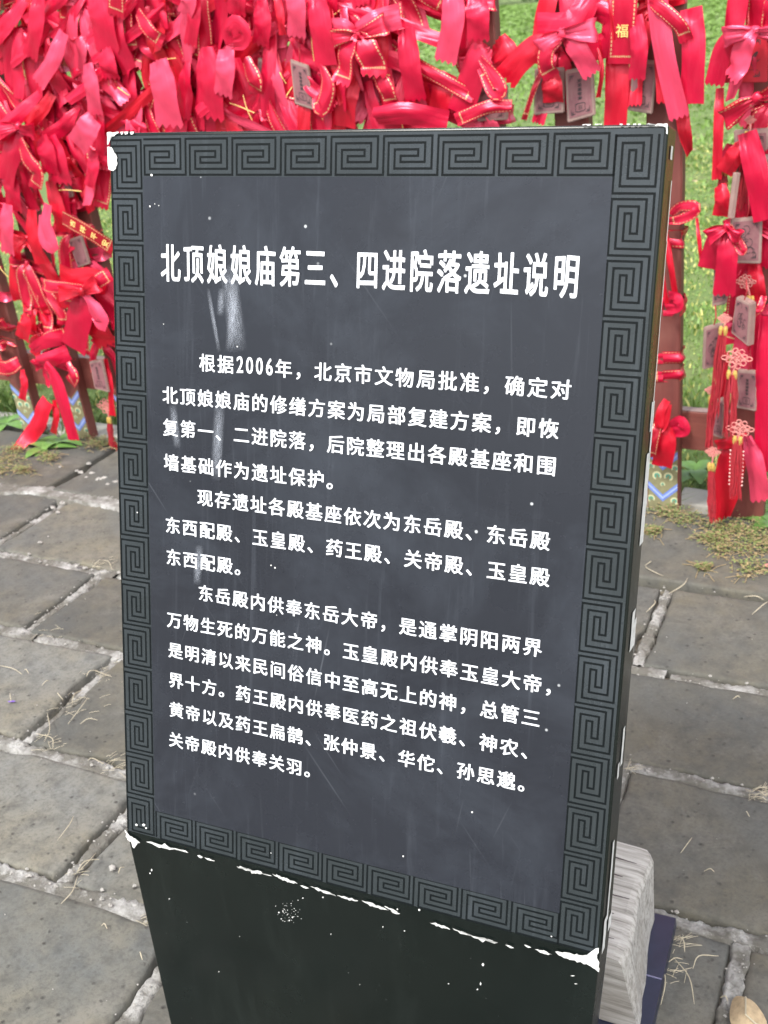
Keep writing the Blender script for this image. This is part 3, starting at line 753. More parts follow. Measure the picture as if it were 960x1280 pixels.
def gold_char(ch, parent, strip_args, strip_kw, v_tip, size, w, mat):
    """gold printed character lying on the ribbon surface, v_tip metres above its tip"""
    vs, fs, uv = rib_mesh(*strip_args, **strip_kw)
    m = 9; n = len(vs) // m - 1
    g, gf = glyph(ch, .012); out = []
    for x, y in g:
        u = .5 - (x - .5) * size / w; v = v_tip + (y - .36) * size
        u = max(0.02, min(.98, u)); i = 0
        while i < n - 1 and uv[(i + 1) * m][1] > v: i += 1
        va, vb_ = uv[i * m][1], uv[(i + 1) * m][1]; f = max(0, min(1, (va - v) / max(1e-6, va - vb_)))
        fx = u * (m - 1); k = min(int(fx), m - 2); fu = fx - k
        A_, B_, C_, D_ = vs[i * m + k], vs[i * m + k + 1], vs[(i + 1) * m + k], vs[(i + 1) * m + k + 1]
        p = (A_ * (1 - fu) + B_ * fu) * (1 - f) + (C_ * (1 - fu) + D_ * fu) * f
        out.append(p + Vector((0, -.0016, 0)))
    return MB().add(out, gf).build('gold_print', mat, parent)
KNOT = []
def knot_mesh(c, r, seed):
    vs, fs = [], []; a, b = 8, 6
    for j in range(b + 1):
        th = PI * j / b
        for i in range(a):
            ph = 2 * PI * i / a; d = Vector((math.sin(th) * math.cos(ph), math.sin(th) * math.sin(ph), math.cos(th)))
            rr = r * (1 + .35 * N(d.x * 2 + seed, d.y * 2, d.z * 2 + seed))
            vs.append(c + Vector((d.x * rr, d.y * rr * .7, d.z * rr * 1.1)))
    for j in range(b):
        for i in range(a): fs.append((j * a + i, j * a + (i + 1) % a, (j + 1) * a + (i + 1) % a, (j + 1) * a + i))
    return vs, fs, [(.5, .5)] * len(vs)
def wrap_pts(c, half, depth, tilt):
    ex = Vector((math.cos(tilt), 0, math.sin(tilt))); pts = []
    for k in range(17):
        a = -PI / 2 + 2 * PI * k / 16
        x = max(-1, min(1, 1.35 * math.cos(a))); y = max(-1, min(1, 1.35 * math.sin(a)))
        pts.append(c + ex * (x * half) + Vector((0, depth + y * (depth + .003), 0)))
    return pts
def bow(c, label, group, r, loops=2, tails=2, wrap=True, w=.045, L=(.12, .24), hw=.05, ang=0, spread=.5, golds=.22, out=.012, mat=None):
    """satin bow tied at c: band round the picket, knot, loops, hanging tails"""
    c = Vector(c); mt = mat or r.choice(RIB); gm_ = r.random() < golds; mt = M['g1'] if gm_ and not mat else mt
    e = empty('ribbon_bow', c, label, 'ribbon bow', group)
    if wrap: ribbon_part('band', e, mt, wrap_pts(c + Vector((0, -.002, r.uniform(-.012, .012))), hw, .021, r.uniform(-.3, .3)), w * .8, wdir=Vector((0, 0, 1)), n=32, tip='cut', rip=.003, seed=r.random() * 9, curl=.02)
    kc = c + Vector((0, -out - .004, 0)); v, f, u = knot_mesh(kc, .011 * w / .045, r.random() * 20); MB().add(v, f, u).build('knot', mt, e, smooth=True)
    for k in range(loops):
        sg = -1 if k == 0 else 1; a = ang + r.uniform(-.35, .45); l = r.uniform(.045, .075) * w / .045
        d = Vector((sg * math.cos(a), 0, math.sin(a) if r.random() < .75 else -math.sin(a) - .2)).normalized(); pr = Vector((-d.z, 0, d.x))
        o = Vector((0, -1, 0)); bu = r.uniform(.010, .020)
        pts = [kc, kc + d * l * .45 + o * bu, kc + d * l * .9 + o * bu * .9, kc + d * l + o * bu * .1, kc + d * l * .85 - o * .004, kc + d * l * .4 - o * .002 - pr * .004, kc]
        ribbon_part('loop', e, mt, pts, w * r.uniform(.75, 1), wdir=pr + Vector((0, r.uniform(-.35, .35), 0)), pinch=(.3, .25), n=20, tip='cut', seed=r.random() * 9, curl=.05)
    for k in range(tails):
        sg = (-1, 1, .3, -.4)[k % 4] * r.uniform(.3, 1.1); l = r.uniform(*L); o = Vector((0, -1, 0))
        dx = sg * spread * l
        pts = [kc, kc + Vector((dx * .35, -r.uniform(.01, .022), -l * .12)), kc + Vector((dx * .7, -r.uniform(.006, .02), -l * .42)), kc + Vector((dx * .9, -r.uniform(.002, .014), -l * .75)), kc + Vector((dx + r.uniform(-.01, .01), -r.uniform(0, .02), -l))]
        tip = 'zig' if r.random() < .7 else 'slant'
        tw = r.uniform(-.6, .6); t2 = r.uniform(-.5, .9)
        ribbon_part('tail', e, mt, pts, w * r.uniform(.85, 1.1), twist=(tw, t2), pinch=(.35, 1), n=16, tip=tip, seed=r.random() * 9, curl=r.uniform(.0, .12))
    return e

# ------------------------------------------------------------------ the fence
FEN = empty('picket_fence', (-1.3, YF, 0), 'red picket fence hung with ribbons, its picket feet painted with blue chevrons', 'fence')
PK = []
def pick_x(k, z): return (-.376 - .162 * k) * S, math.radians(2.3 + .22 * max(0, k))
for k in range(-3, 14):
    x0, lean = pick_x(k, 0); w = .078 if k < 7 else .074; th = .034
    mb = MB(); sg = 10
    def PV(dx, dy, z): return Vector((x0 + dx - math.tan(lean) * z, YF + dy, z))
    vs = []
    for j in range(sg + 1):
        z = .0 + 1.34 * j / sg; q = .0012 * N(k * 3.3, z * 7)
        vs += [PV(-w / 2 + q, 0, z), PV(-w / 2 + .004, -.003, z), PV(w / 2 - .004, -.003, z), PV(w / 2 + q, 0, z), PV(w / 2 + q, th, z), PV(-w / 2 + q, th, z)]
    fs = [(j * 6 + i, j * 6 + (i + 1) % 6, (j + 1) * 6 + (i + 1) % 6, (j + 1) * 6 + i) for j in range(sg) for i in range(6)]
    b = len(vs); vs += [PV(0, 0, 1.39), PV(0, th, 1.39)]; t0 = sg * 6
    fs += [(t0, t0 + 1, b), (t0 + 1, t0 + 2, b), (t0 + 2, t0 + 3, b), (t0 + 3, t0 + 4, b + 1, b), (t0 + 4, t0 + 5, b + 1), (t0 + 5, t0, b, b + 1), (5, 4, 3, 2, 1, 0)]
    pk = mb.add(vs, fs).build('picket', M['redwood'], FEN)
    PK.append((k, x0, lean))
    if k == 0 or k >= 7:                      # painted foot (olive ground, two blue chevrons, teal scrolls)
        hb = .165; e1 = .0040; wi = w / 2 - .003
        def FV(dx, z, o=e1): return PV(dx, -o, z)
        if k != -1: pass
        m_ol = MB().add([FV(-wi, .002), FV(wi, .002), FV(wi, hb), FV(0, hb - .032), FV(-wi, hb)], [(0, 1, 2, 3, 4)]); m_ol.build('painted_ground', M['olive'], pk)
        for zc in (hb - .004, hb * .46):
            for dz, tw_, mt, o in ((0, .019, M['blue'], .0046), (-.006, .006, M['bluel'], .0052)):
                zz = zc + dz
                MB().add([FV(-wi, zz, o), FV(0, zz - .034, o), FV(wi, zz, o), FV(wi, zz - tw_, o), FV(0, zz - .034 - tw_, o), FV(-wi, zz - tw_, o)], [(1, 0, 5, 4), (2, 1, 4, 3)]).build('painted_chevron', mt, pk)
        sc_ = MB(); sl_ = MB()
        for cx, cz, rr in ((-.014, .092, .0115), (.014, .092, .0115), (-.030, .116, .010), (.030, .116, .010), (-.029, .028, .010), (.029, .028, .010), (0, .070, .006)):
            for mbx, ra, rb, o in ((sl_, rr * .62, rr, .0050), (sc_, rr * .30, rr * .62, .0050)):
                vs2 = []; n_ = 12
                for i in range(n_ + 1):
                    a = -.6 + i / n_ * 5.0; a = a if cx <= 0 else PI - a
                    vs2.append(FV(max(-wi, min(wi, cx + ra * math.cos(a))), cz + ra * math.sin(a), o)); vs2.append(FV(max(-wi, min(wi, cx + rb * math.cos(a))), cz + rb * math.sin(a), o))
                mbx.add(vs2, [(2 * i, 2 * i + 1, 2 * i + 3, 2 * i + 2) for i in range(n_)])
        sl_.build('painted_scroll', M['cream'], pk); sc_.build('painted_scroll', M['teal'], pk)
for zc, hh in ((.203, .098), (1.27, .07)):
    mb = MB(); x0, x1 = -3.9, .3; th = .035
    nn = 40; vs = []
    for i in range(nn + 1):
        x = x0 + (x1 - x0) * i / nn; q = .0015 * N(x * 5, zc)
        vs += [(x, YF + .0345, zc - hh / 2 + q), (x, YF + .0345, zc + hh / 2 - .002 + q), (x, YF + .036, zc + hh / 2 + q), (x, YF + .0345 + th, zc + hh / 2 + q), (x, YF + .0345 + th, zc - hh / 2)]
    fs = [(i * 5 + k, (i + 1) * 5 + k, (i + 1) * 5 + (k + 1) % 5, i * 5 + (k + 1) % 5) for i in range(nn) for k in range(5)]
    r_ = mb.add(vs, fs).build('rail', M['rail'], FEN)
    MB().add([(x0, YF + .037, zc + hh / 2 + .0016), (x1, YF + .037, zc + hh / 2 + .0016), (x1, YF + .066, zc + hh / 2 + .0016), (x0, YF + .066, zc + hh / 2 + .0016)], [(0, 1, 2, 3)]).build('lit_top', M['plaquerim'], r_)  # upper face of the rail, its daylight painted in as a pale strip
def pkx(k, z): x, l = pick_x(k, 0); return x - math.tan(l) * z

# ------------------------------------------------------------------ random bows, picket by picket
ORD = ['lowest', 'second', 'third', 'fourth', 'fifth', 'sixth', 'seventh', 'eighth', 'ninth', 'tenth', 'eleventh', 'twelfth', 'thirteenth', 'fourteenth', 'fifteenth', 'sixteenth', 'seventeenth', 'eighteenth', 'nineteenth', 'twentieth']
PNAME = {-2: 'the next picket beyond the right edge', -3: 'the farthest right picket', -1: 'the picket at the right edge', 0: 'the picket at the sign top right corner', 1: 'the picket above the sign right end', 2: 'the picket above, right of sign middle',
         3: 'the picket above the sign middle', 4: 'the picket just left of sign middle', 5: 'the picket above the sign left half', 6: 'the picket over the sign left part', 7: 'the picket behind the top left corner',
         8: 'the picket touching the sign left side', 9: 'the second picket left of sign', 10: 'the leftmost whole picket', 11: 'the picket cut by left edge'}
zlist = {-2: (.35, 1.36, .13), -3: (.4, 1.36, .15), 11: (.42, 1.36, .085), 10: (.30, 1.36, .082), 9: (.26, 1.36, .08), 8: (.34, 1.36, .08), 7: (.78, 1.36, .078), 6: (.84, 1.36, .07), 5: (.86, 1.36, .07), 4: (.88, 1.38, .068), 3: (.90, 1.36, .075), 2: (.95, 1.36, .10), 1: (1.08, 1.36, .12), 0: (1.16, 1.36, .12), -1: (.52, 1.36, .105)}
rb = random.Random(21)
LOOK = ['creased red satin bow', 'drooping crimson satin bow', 'ragged bright red bow', 'long tailed rose bow', 'twisted red ribbon bow', 'loose red satin bow']
for k, (za, zb, dz) in zlist.items():
    z = za; i = 0
    while z < zb:
        dense = k >= 3 and z > .85
        c = (pkx(k, z) + rb.uniform(-.02, .02), YF - rb.uniform(.0, .012) - (.01 if dense else 0), z)
        bow(c, f"{rb.choice(LOOK)}, {ORD[i]} from below on {PNAME[k]}", 'red ribbon bows tied to the fence', rb, loops=rb.choice([1, 2, 2]), tails=rb.choice([2, 3, 3] if dense else [1, 2, 2] if k >= 3 else [1, 2]),
            w=rb.uniform(.036, .052) * (1 if z > .5 else .8), L=(.10, .22) if z > .5 else (.06, .14), spread=.6 if k >= 3 else .25, out=rb.uniform(.008, .03))
        z += dz * rb.uniform(.8, 1.2); i += 1
# single ribbons filling the dense mass at the upper left
LP = ['plain red satin ribbon with a pinked end', 'crimson ribbon strip hanging loose', 'scarlet satin strip with a zigzag cut end', 'shiny rose red ribbon tail']
RM = MB()
for i in range(320):
    px = rb.uniform(-20, 520); py = rb.uniform(-60, 150) if px > 130 else rb.uniform(-60, 190)
    if px > 470: py = min(py, 120)
    dY = rb.uniform(.0, .075) if i > 60 else -rb.uniform(.0, .04)
    a = atY(px, py, YF - dY); l = rb.uniform(.09, .20); dx = rb.uniform(-.4, .5) * l
    w = rb.uniform(.026, .044)
    if rb.random() < .32: dx = rb.choice([-1, 1]) * l * rb.uniform(.7, 1.6); l *= .55
    pts = [a + Vector((0, 0, .02)), a + Vector((dx * .3, -.012, -l * .25)), a + Vector((dx * .6, -rb.uniform(0, .02), -l * .6)), a + Vector((dx, -rb.uniform(-.005, .02), -l))]
    mt = M['g1'] if rb.random() < .13 else rb.choice(RIB)
    zx = ['at the left edge', 'over the painted feet', 'left of the sign corner', 'over the sign left end', 'over the third fret key', 'over the sign left half', 'left of sign middle', 'over the sign middle', 'by the first grass gap'][max(0, min(8, int((px + 20) / 60)))]
    zy = ['cut by photo top', 'high up', 'level with sign top', 'below sign top level'][0 if py < 10 else 1 if py < 80 else 2 if py < 170 else 3]
    zl = 'leaning left' if dx < -.12 * l else 'leaning right' if dx > .2 * l else 'straight'
    zw = ('long ' if l > .15 else 'short ') + ('broad ' if w > .039 else 'narrow ' if w < .031 else '')
    fl_ = 'gold edged' if mt is M['g1'] else {M['r1']: 'plain crimson', M['r2']: 'bright scarlet', M['r3']: 'highlight-pale rose'}[mt]
    ra, rk = (pts, w), dict(twist=(rb.uniform(-.5, .5), rb.uniform(-.6, .6)), pinch=(rb.uniform(.4, .9), 1), n=12, tip=rb.choice(['zig', 'zig', 'slant']), seed=rb.random() * 9, curl=rb.uniform(.0, .12))
    if i < 60 or i >= 255:
        if mt is not M['g1']: RM.add(*rib_mesh(*ra, **rk)); continue
        mt = M['r1']; RM.add(*rib_mesh(*ra, **rk)); continue
    ribbon_thing('hanging_ribbon', mt, f'{zw}{fl_} ribbon {zl}, {zy}, {zx}', 'loose red ribbons in the thick mass', *ra, **rk)
tag(RM.build('ribbon_mass', M['r1'], None, smooth=True), 'tangled red ribbons filling the depth of the thick mass left of and above the sign', 'ribbons', kind='stuff')
# thin gold braid and cord bits
for i in range(22):
    px = rb.uniform(0, 520); py = rb.uniform(-10, 150) if px > 130 else rb.uniform(0, 380)
    a = atY(px, py, YF - rb.uniform(.06, .085)); l = rb.uniform(.03, .08); th = rb.uniform(0, 6.3)
    pts = [a, a + Vector((math.cos(th) * l * .5, -.008, math.sin(th) * l * .5 + .004)), a + Vector((math.cos(th) * l, 0, math.sin(th) * l))]
    o = MB().tube(catmull(pts, 8), .0012, 5).build('gold_braid', M['goldprint'], None, origin=a)
    tag(o, f'{"short" if l < .045 else "medium" if l < .06 else "long"} gold braid piece {["lying flat", "slanting", "nearly upright"][int(abs(math.sin(th)) * 2.99)]} among ribbons, {["at the left edge", "above the left fret corner", "above the sign left half", "above the sign middle"][min(3, int(px / 135))]}, {"high" if py < 45 else "mid" if py < 100 else "low"}', 'gold braid', 'gold braid among the ribbons')
# ------------------------------------------------------------------ single ribbons placed one by one
def sc(px, py, Y): return (atY(px + 10, py, Y) - atY(px, py, Y)).length / 10
def hr(pts, wpx, d, mat, label, tip='zig', tw=(0, 0), pinch=(.8, 1), curl=.06, n=16, seed=1.0, rip=.0020, char=None, bulge=.012):
    Y = YF - d; k = len(pts); P = []
    for i, q in enumerate(pts):
        P.append(atY(q[0], q[1], Y - (q[2] if len(q) > 2 else bulge * math.sin(PI * i / max(1, k - 1)))))
    w = wpx * sc(pts[0][0], pts[0][1], Y)
    a = (P, w); kw = dict(twist=tw, pinch=pinch, tip=tip, n=n, curl=curl, seed=seed, rip=rip)
    o = ribbon_thing('hanging_ribbon', M[mat] if isinstance(mat, str) else mat, label, 'single red ribbons on the fence', *a, **kw)
    if char:
        for ch, vt in char:
            g = gold_char(ch, None, a, kw, vt, w * .5, w, M['goldprint']); g.parent = o; g.data.transform(Matrix.Translation(-Vector(o.location)))
    return o
H = hr
H([(820, -40), (824, 20), (832, 75), (849, 146)], 27, .085, 'r3', 'long pale rose ribbon with pinked end hanging onto the top right corner of the sign', pinch=(.9, 1), curl=.10)
H([(864, 10), (867, 60), (864, 130)], 30, .075, 'r1', 'broad straight cut rose ribbon right of the sign corner, beside the grass gap', tip='cut', pinch=(.95, 1.1), curl=.03)
H([(782, -60), (780, 0), (776, 80)], 34, .06, 'g1', 'crimson ribbon with dashed gold frame and gold character above the right end of the sign', tip='cut', pinch=(1, 1), curl=.03, char=[('福', .065)], rip=.001)
H([(772, 60), (771, 110), (768, 180)], 30, .035, 'r2', 'flat deep red ribbon hanging straight below the gold framed one', tip='cut', pinch=(1, 1), curl=.02)
H([(795, 20), (799, 60), (796, 98)], 22, .066, 'r1', 'short crimson ribbon with pinked end between gold framed and pale rose ribbons', curl=.1)
H([(851, 120), (855, 160), (862, 192)], 17, .03, 'r2', 'narrow deep red ribbon point hanging just outside the sign top right corner', tip='slant', pinch=(1, .5))
H([(812, 0), (826, 10), (850, 32), (858, 50)], 18, .095, 'g1', 'short gold edged ribbon end crossing the broad rose ribbon near the top', curl=.1)
H([(900, 110), (898, 160), (896, 224)], 13, .06, 'r2', 'narrow dark red ribbon hanging beside grass, left of the right edge picket', tip='zig', curl=.02)
H([(945, 40), (925, 45), (905, 60), (893, 105)], 26, .085, 'r1', 'crimson ribbon sagging left from the top bow near the right edge', pinch=(.5, 1), curl=.15)
H([(938, 48), (925, 85), (912, 125)], 16, .10, 'r3', 'slender shiny rose ribbon beside the red carriage plaque', tip='slant', pinch=(.9, .6), curl=.12)
H([(934, 165), (945, 215), (957, 275)], 31, .095, 'r1', 'broad rose red ribbon slanting down at the right edge above the pale plaque', curl=.06, tip='cut')
H([(925, 178), (918, 195), (905, 215)], 24, .07, 'r2', 'gathered dark red ribbon loop end left of the slanting broad ribbon', pinch=(.5, 1), tip='cut', curl=.3)
H([(908, 285), (896, 305), (886, 336)], 30, .115, 'r1', 'left flat tail of the small bow over the pale plaques', pinch=(.4, 1), tip='cut', curl=.03)
H([(910, 288), (909, 320), (905, 368)], 27, .125, 'r1', 'centre tail with pinked end of the bow over the pale plaques', pinch=(.45, 1.08), curl=.03)
H([(912, 282), (922, 297), (930, 312), (925, 314), (914, 292)], 8, .13, 'g1', 'thin gold edged loop dangling from the bow over the pale plaques', tip='cut', pinch=(.8, .8))
H([(942, 330), (946, 355), (949, 376)], 20, .06, 'r2', 'short red ribbon behind the thick tilted plaque', curl=.1)
H([(960, 395), (957, 470), (955, 590)], 26, .09, 'r1', 'long rose red ribbon hanging down the right edge of the photo', curl=.08, tip='cut')
H([(934, 545), (944, 580), (952, 625)], 24, .10, 'r3', 'pinkish ribbon spreading right above the foot of the right edge picket', pinch=(.5, 1.2), curl=.12)
H([(922, 548), (912, 590), (902, 650)], 36, .05, 'r2', 'wide deep red ribbon hanging to the ground before the right edge picket', pinch=(.6, .5), tip='slant', curl=.05)
H([(935, 545), (915, 553), (895, 556)], 14, .06, 'r2', 'short dark red ribbon stub left of the lowest tassel knot', tip='cut')
H([(871, 272), (874, 300), (876, 322), (879, 334)], 5, .07, 'r2', 'thin red cord like ribbon hanging in the grass gap right of the sign', tip='cut')
H([(906, 470), (901, 490), (898, 520)], 9, .03, 'r2', 'narrow scarlet ribbon strip below the left small plaque', tip='cut')
H([(955, 370), (950, 385), (942, 392), (930, 398)], 10, .08, 'g1', 'thin twisted gold edged ribbon beside the thick tilted plaque', tip='cut')
H([(928, 330), (932, 380), (930, 440)], 12, .03, 'r2', 'dark red strip lying on the right edge picket behind the thick plaque', tip='cut')
H([(948, 330), (944, 400), (948, 470)], 14, .035, 'r1', 'crimson strip hanging on the right side of the right edge picket', tip='slant')
H([(900, 232), (903, 250), (900, 270)], 20, .05, 'r2', 'deep red ribbon fold above the small bow at the right', tip='cut', curl=.2)
H([(955, 240), (950, 262), (957, 300)], 20, .045, 'r1', 'red ribbon end behind the pale framed plaque at the right edge', curl=.1)
H([(908, 440), (903, 480), (906, 540)], 11, .04, 'r2', 'dull red strip hanging behind the thick tassel', tip='zig')
# picket touching the sign, lower down
def band(k, z, w, mat, label, tilt=0, gold=False):
    c = Vector((pkx(k, z), YF, z)); e = wrap_pts(c + Vector((0, -.002, 0)), .043, .021, tilt)
    o = ribbon_thing('ribbon_band', M[mat], label, 'ribbon bands round the pickets', e, w, wdir=Vector((0, 0, 1)), n=32, tip='cut', rip=.003, curl=.03, seed=z * 9); return o
def zof(px, py): return atY(px, py, YF).z
band(0, zof(838, 298), .040, 'g1', 'gold edged red band tied round the picket beside the upper right of the sign')
band(0, zof(838, 383), .044, 'r1', 'plain rose red band round the picket right of the sign, with a loop')
band(0, zof(838, 447), .030, 'g1', 'upper of two close gold edged bands round the picket right of the sign', .08)
band(0, zof(838, 470), .030, 'g1', 'lower of two close gold edged bands round the picket right of the sign', .10)
band(0, zof(838, 531), .030, 'r1', 'red band holding the lowest bow on the picket right of the sign', -.1)
H([(838, 268), (850, 258), (868, 258), (866, 266), (850, 274), (834, 276)], 14, .03, 'g1', 'gold edged ribbon loop sticking out right of the picket beside the sign', tip='cut', pinch=(.6, .6))
H([(836, 368), (846, 372), (847, 384), (832, 386)], 13, .04, 'r1', 'small curled loop on the plain rose band right of the sign', tip='cut')
H([(822, 280), (826, 330), (834, 380)], 6, .03, 'r2', 'thin dark red ribbon strip lying along the picket right of the sign', tip='cut'); H([(830, 280), (838, 330), (846, 378)], 8, .028, 'r2', 'second thin dark red strip along the picket right of the sign', tip='cut')
H([(834, 500), (826, 515), (824, 535), (830, 528), (834, 505)], 12, .05, 'r2', 'upright red loop of the lowest bow on the picket right of the sign', tip='cut')
H([(830, 528), (832, 555), (827, 583)], 26, .04, 'r2', 'deep red tail of the lowest bow reaching the painted chevron right of the sign', pinch=(.6, 1), tip='cut')
H([(824, 525), (817, 550), (814, 572)], 13, .055, 'g2', 'gold edged red tail half hidden by the sign edge, above the painted picket foot', tip='cut')
H([(838, 532), (850, 526), (856, 538), (842, 540)], 14, .045, 'r1', 'rose loop of the lowest bow on the picket right of the sign', tip='cut')
# above the sign, right half
H([(742, -10), (715, 30), (672, 34)], 34, .05, 'r1', 'wide crimson band slung across the picket above the sign, left of the gold framed ribbon', tip='cut', curl=.15)
H([(700, 48), (672, 58), (650, 76), (632, 98)], 30, .08, 'r2', 'deep red ribbon reaching down left into the grass gap above the sign', pinch=(.4, 1.1), curl=.08)
H([(706, 46), (722, 62), (740, 92)], 25, .10, 'r3', 'pink red tail with pinked end right of the small gold printed loop', pinch=(.5, 1), curl=.1)
H([(740, 10), (765, 22), (762, 52), (735, 62)], 30, .045, 'r1', 'broad crimson ribbon fold joining two pickets above the right of the sign', tip='cut', curl=.2)
H([(700, 50), (684, 62), (682, 82), (690, 96)], 22, .11, 'g1', 'small folded loop with gold printed edge above two pink plaques', tip='cut', pinch=(.4, 1), curl=.2)
H([(688, 92), (690, 110), (692, 128)], 26, .05, 'r2', 'short flat red ribbon between the loop and the pink plaques', tip='cut')
H([(680, 84), (668, 110), (655, 150)], 7, .06, 'g2', 'thin gold edged ribbon dropping to the sign top beside grass', tip='cut')
H([(748, 50), (752, 90), (748, 122)], 6, .05, 'r2', 'thin red strip hanging right of the pink plaque pair', tip='cut')
H([(760, -20), (763, 10), (768, 50)], 5, .12, 'r2', 'thin red cord hanging left of the gold framed ribbon', tip='cut')
H([(566, -20), (566, 25), (557, 76)], 29, .085, 'r3', 'pale rose ribbon with gold tipped end above the sign, left of the second picket', pinch=(.8, 1), curl=.08)
H([(596, -4), (597, 20), (598, 49)], 29, .09, 'r1', 'short square rose ribbon with pinked end above the centre right of the sign', curl=.02)
H([(612, 60), (598, 75), (575, 142)], 34, .065, 'r1', 'broad rose ribbon fanning down to the sign from the second picket', pinch=(.4, 1), tip='cut', curl=.05)
H([(562, 92), (552, 115), (545, 160)], 26, .05, 'r2', 'deep red ribbon dropping behind the sign top beside the grass gap', tip='cut', curl=.03)
H([(622, 52), (632, 70), (640, 90)], 34, .055, 'r2', 'flat crimson ribbon sheet on the right of the second picket', tip='cut', curl=.1)
H([(600, 72), (615, 92), (625, 112), (617, 114), (602, 84)], 18, .10, 'g1', 'drooping gold edged loop on the second picket above the sign', tip='cut', pinch=(.5, .7))
H([(640, 132), (610, 134), (570, 150)], 16, .09, 'g1', 'gold edged ribbon lying along the top of the sign', tip='cut', curl=.25)
H([(508, 35), (512, 80), (520, 124)], 27, .09, 'r1', 'broad straight rose ribbon with pinked end left of the grass gap', curl=.05)
H([(450, 40), (472, 28), (500, 20)], 26, .095, 'r3', 'pale crossing ribbon fold above the middle of the sign', tip='cut', curl=.15)
H([(470, 90), (482, 110), (490, 132)], 20, .10, 'g1', 'gold tipped ribbon end just above the sign, left of the grass gap', curl=.08)
H([(445, 95), (430, 120), (428, 158)], 34, .07, 'r2', 'large scarlet sheet of ribbon hanging onto the sign top middle', pinch=(.6, 1), tip='cut', curl=.07)
H([(470, 145), (510, 142), (560, 152)], 24, .10, 'r1', 'ribbon lying lengthwise along the top edge of the sign', tip='cut', curl=.2)
H([(395, -10), (400, 30), (408, 82)], 28, .10, 'r1', 'broad flat rose ribbon hanging straight, right of a pale ended one', tip='cut', curl=.03)
H([(366, -20), (370, 10), (371, 45)], 24, .105, 'r3', 'pale pink ended ribbon left of the broad flat rose ribbon', curl=.06)
H([(345, -20), (350, 20), (354, 44)], 10, .10, 'r2', 'very narrow red strip left of the pale ended ribbon', tip='cut')
H([(283, 62), (281, 90), (279, 118)], 24, .105, 'r3', 'short pale pink ribbon with pinked end above the left half of the sign', curl=.06, pinch=(.9, 1))
H([(258, 60), (262, 100), (264, 146)], 34, .085, 'r1', 'wide crimson ribbon with pinked end reaching the sign top left half', pinch=(.6, 1), curl=.12)
H([(198, 76), (204, 110), (212, 156)], 32, .105, 'r3', 'large rose ribbon with white printed top and zigzag end above the left of the sign', pinch=(.8, 1.1), curl=.07)
H([(110, 80), (114, 108), (120, 142)], 19, .095, 'r3', 'pale rose strip hanging upper left, ending above the sign corner', curl=.1)
H([(128, 50), (134, 80), (140, 97)], 22, .085, 'r1', 'crimson ribbon piece with torn end upper left', curl=.1)
H([(80, 40), (66, 75), (48, 104)], 18, .10, 'r3', 'rose ribbon tail slanting left in the upper left mass', curl=.1)
H([(50, -10), (44, 35), (38, 71)], 19, .10, 'r1', 'straight rose ribbon with pinked end near the top left corner', curl=.05)
H([(120, -10), (126, 20), (135, 62)], 30, .095, 'r1', 'wide crimson ribbon at the top left with two zigzag ends', curl=.06)
H([(145, -60), (145, -20), (145, 19)], 21, .11, 'g1', 'ribbon with bright gold dashed frame at the top left', curl=.02, rip=.001)
H([(172, 15), (186, 38), (204, 52)], 15, .11, 'g1', 'ribbon corner outlined in gold braid near the top left', tip='cut')
H([(242, -20), (242, 20), (238, 56)], 17, .095, 'r1', 'rose strip hanging at the top, left of centre', curl=.05)
H([(225, -30), (235, 0), (231, 18)], 20, .105, 'r3', 'short pale pink ribbon end at the top edge left of centre', curl=.05)
H([(300, -50), (296, -10), (296, 17)], 24, .10, 'r1', 'crimson ribbon with pinked end at the top edge above the left half of the sign', curl=.05)
H([(326, 0), (328, 30), (326, 56)], 22, .09, 'r1', 'crimson ribbon with ragged end right of a round loop', curl=.08)
H([(288, 55), (283, 38), (294, 27), (307, 40), (304, 54), (292, 56)], 14, .11, 'r1', 'round open ribbon loop in the red mass above the sign', tip='cut', pinch=(.7, .7))
H([(308, 75), (318, 100), (320, 115)], 20, .10, 'g1', 'ribbon end with gold printed characters left of the dark plaque', curl=.2, tip='cut')
H([(350, 80), (358, 110), (362, 140)], 30, .05, 'r2', 'deep red ribbon sheet left of the dark pink plaque', pinch=(1, .5), tip='slant', curl=.04)
H([(402, 82), (410, 108), (402, 135), (396, 120)], 20, .09, 'g1', 'hanging ribbon loop with gold beaded edge right of the dark plaque', tip='cut', pinch=(.5, .6), curl=.2)
H([(413, 32), (430, 36), (444, 46)], 20, .10, 'r3', 'pale ribbon stub pointing left toward a knot above the sign', curl=.1)
# far left
H([(52, 172), (58, 192), (64, 216)], 22, .10, 'r1', 'broad crimson tail with pinked end left of the sign top, shorter of two', curl=.04)
H([(62, 172), (70, 198), (78, 228)], 25, .09, 'r1', 'broad crimson tail with pinked end left of the sign top, longer of two', curl=.05)
H([(118, 148), (106, 165), (96, 182)], 26, .115, 'r3', 'square pale rose ribbon flap left of the sign corner', tip='cut', curl=.03)
H([(28, 160), (15, 190), (4, 225)], 24, .10, 'r1', 'crimson ribbon falling left from the knot at the left edge', pinch=(.4, 1.2), curl=.12, tip='cut')
H([(25, 175), (35, 200), (47, 216), (44, 235)], 16, .115, 'g1', 'gold edged ribbon with white printed tip left of the sign', curl=.1, tip='slant')
H([(118, 188), (116, 210), (112, 234)], 14, .09, 'r1', 'narrow rose strip just left of the white chipped sign corner', tip='cut')
H([(8, 210), (14, 235), (18, 262)], 20, .08, 'r1', 'crimson strip with ragged end at the left edge', curl=.05)
H([(10, 255), (8, 285), (10, 316)], 17, .10, 'r3', 'smooth rose ribbon with pinked end at the left edge, mid height', curl=.1)
H([(62, 225), (72, 262), (80, 290)], 18, .07, 'r2', 'crimson ribbon lying along the dark picket left of the sign', tip='cut')
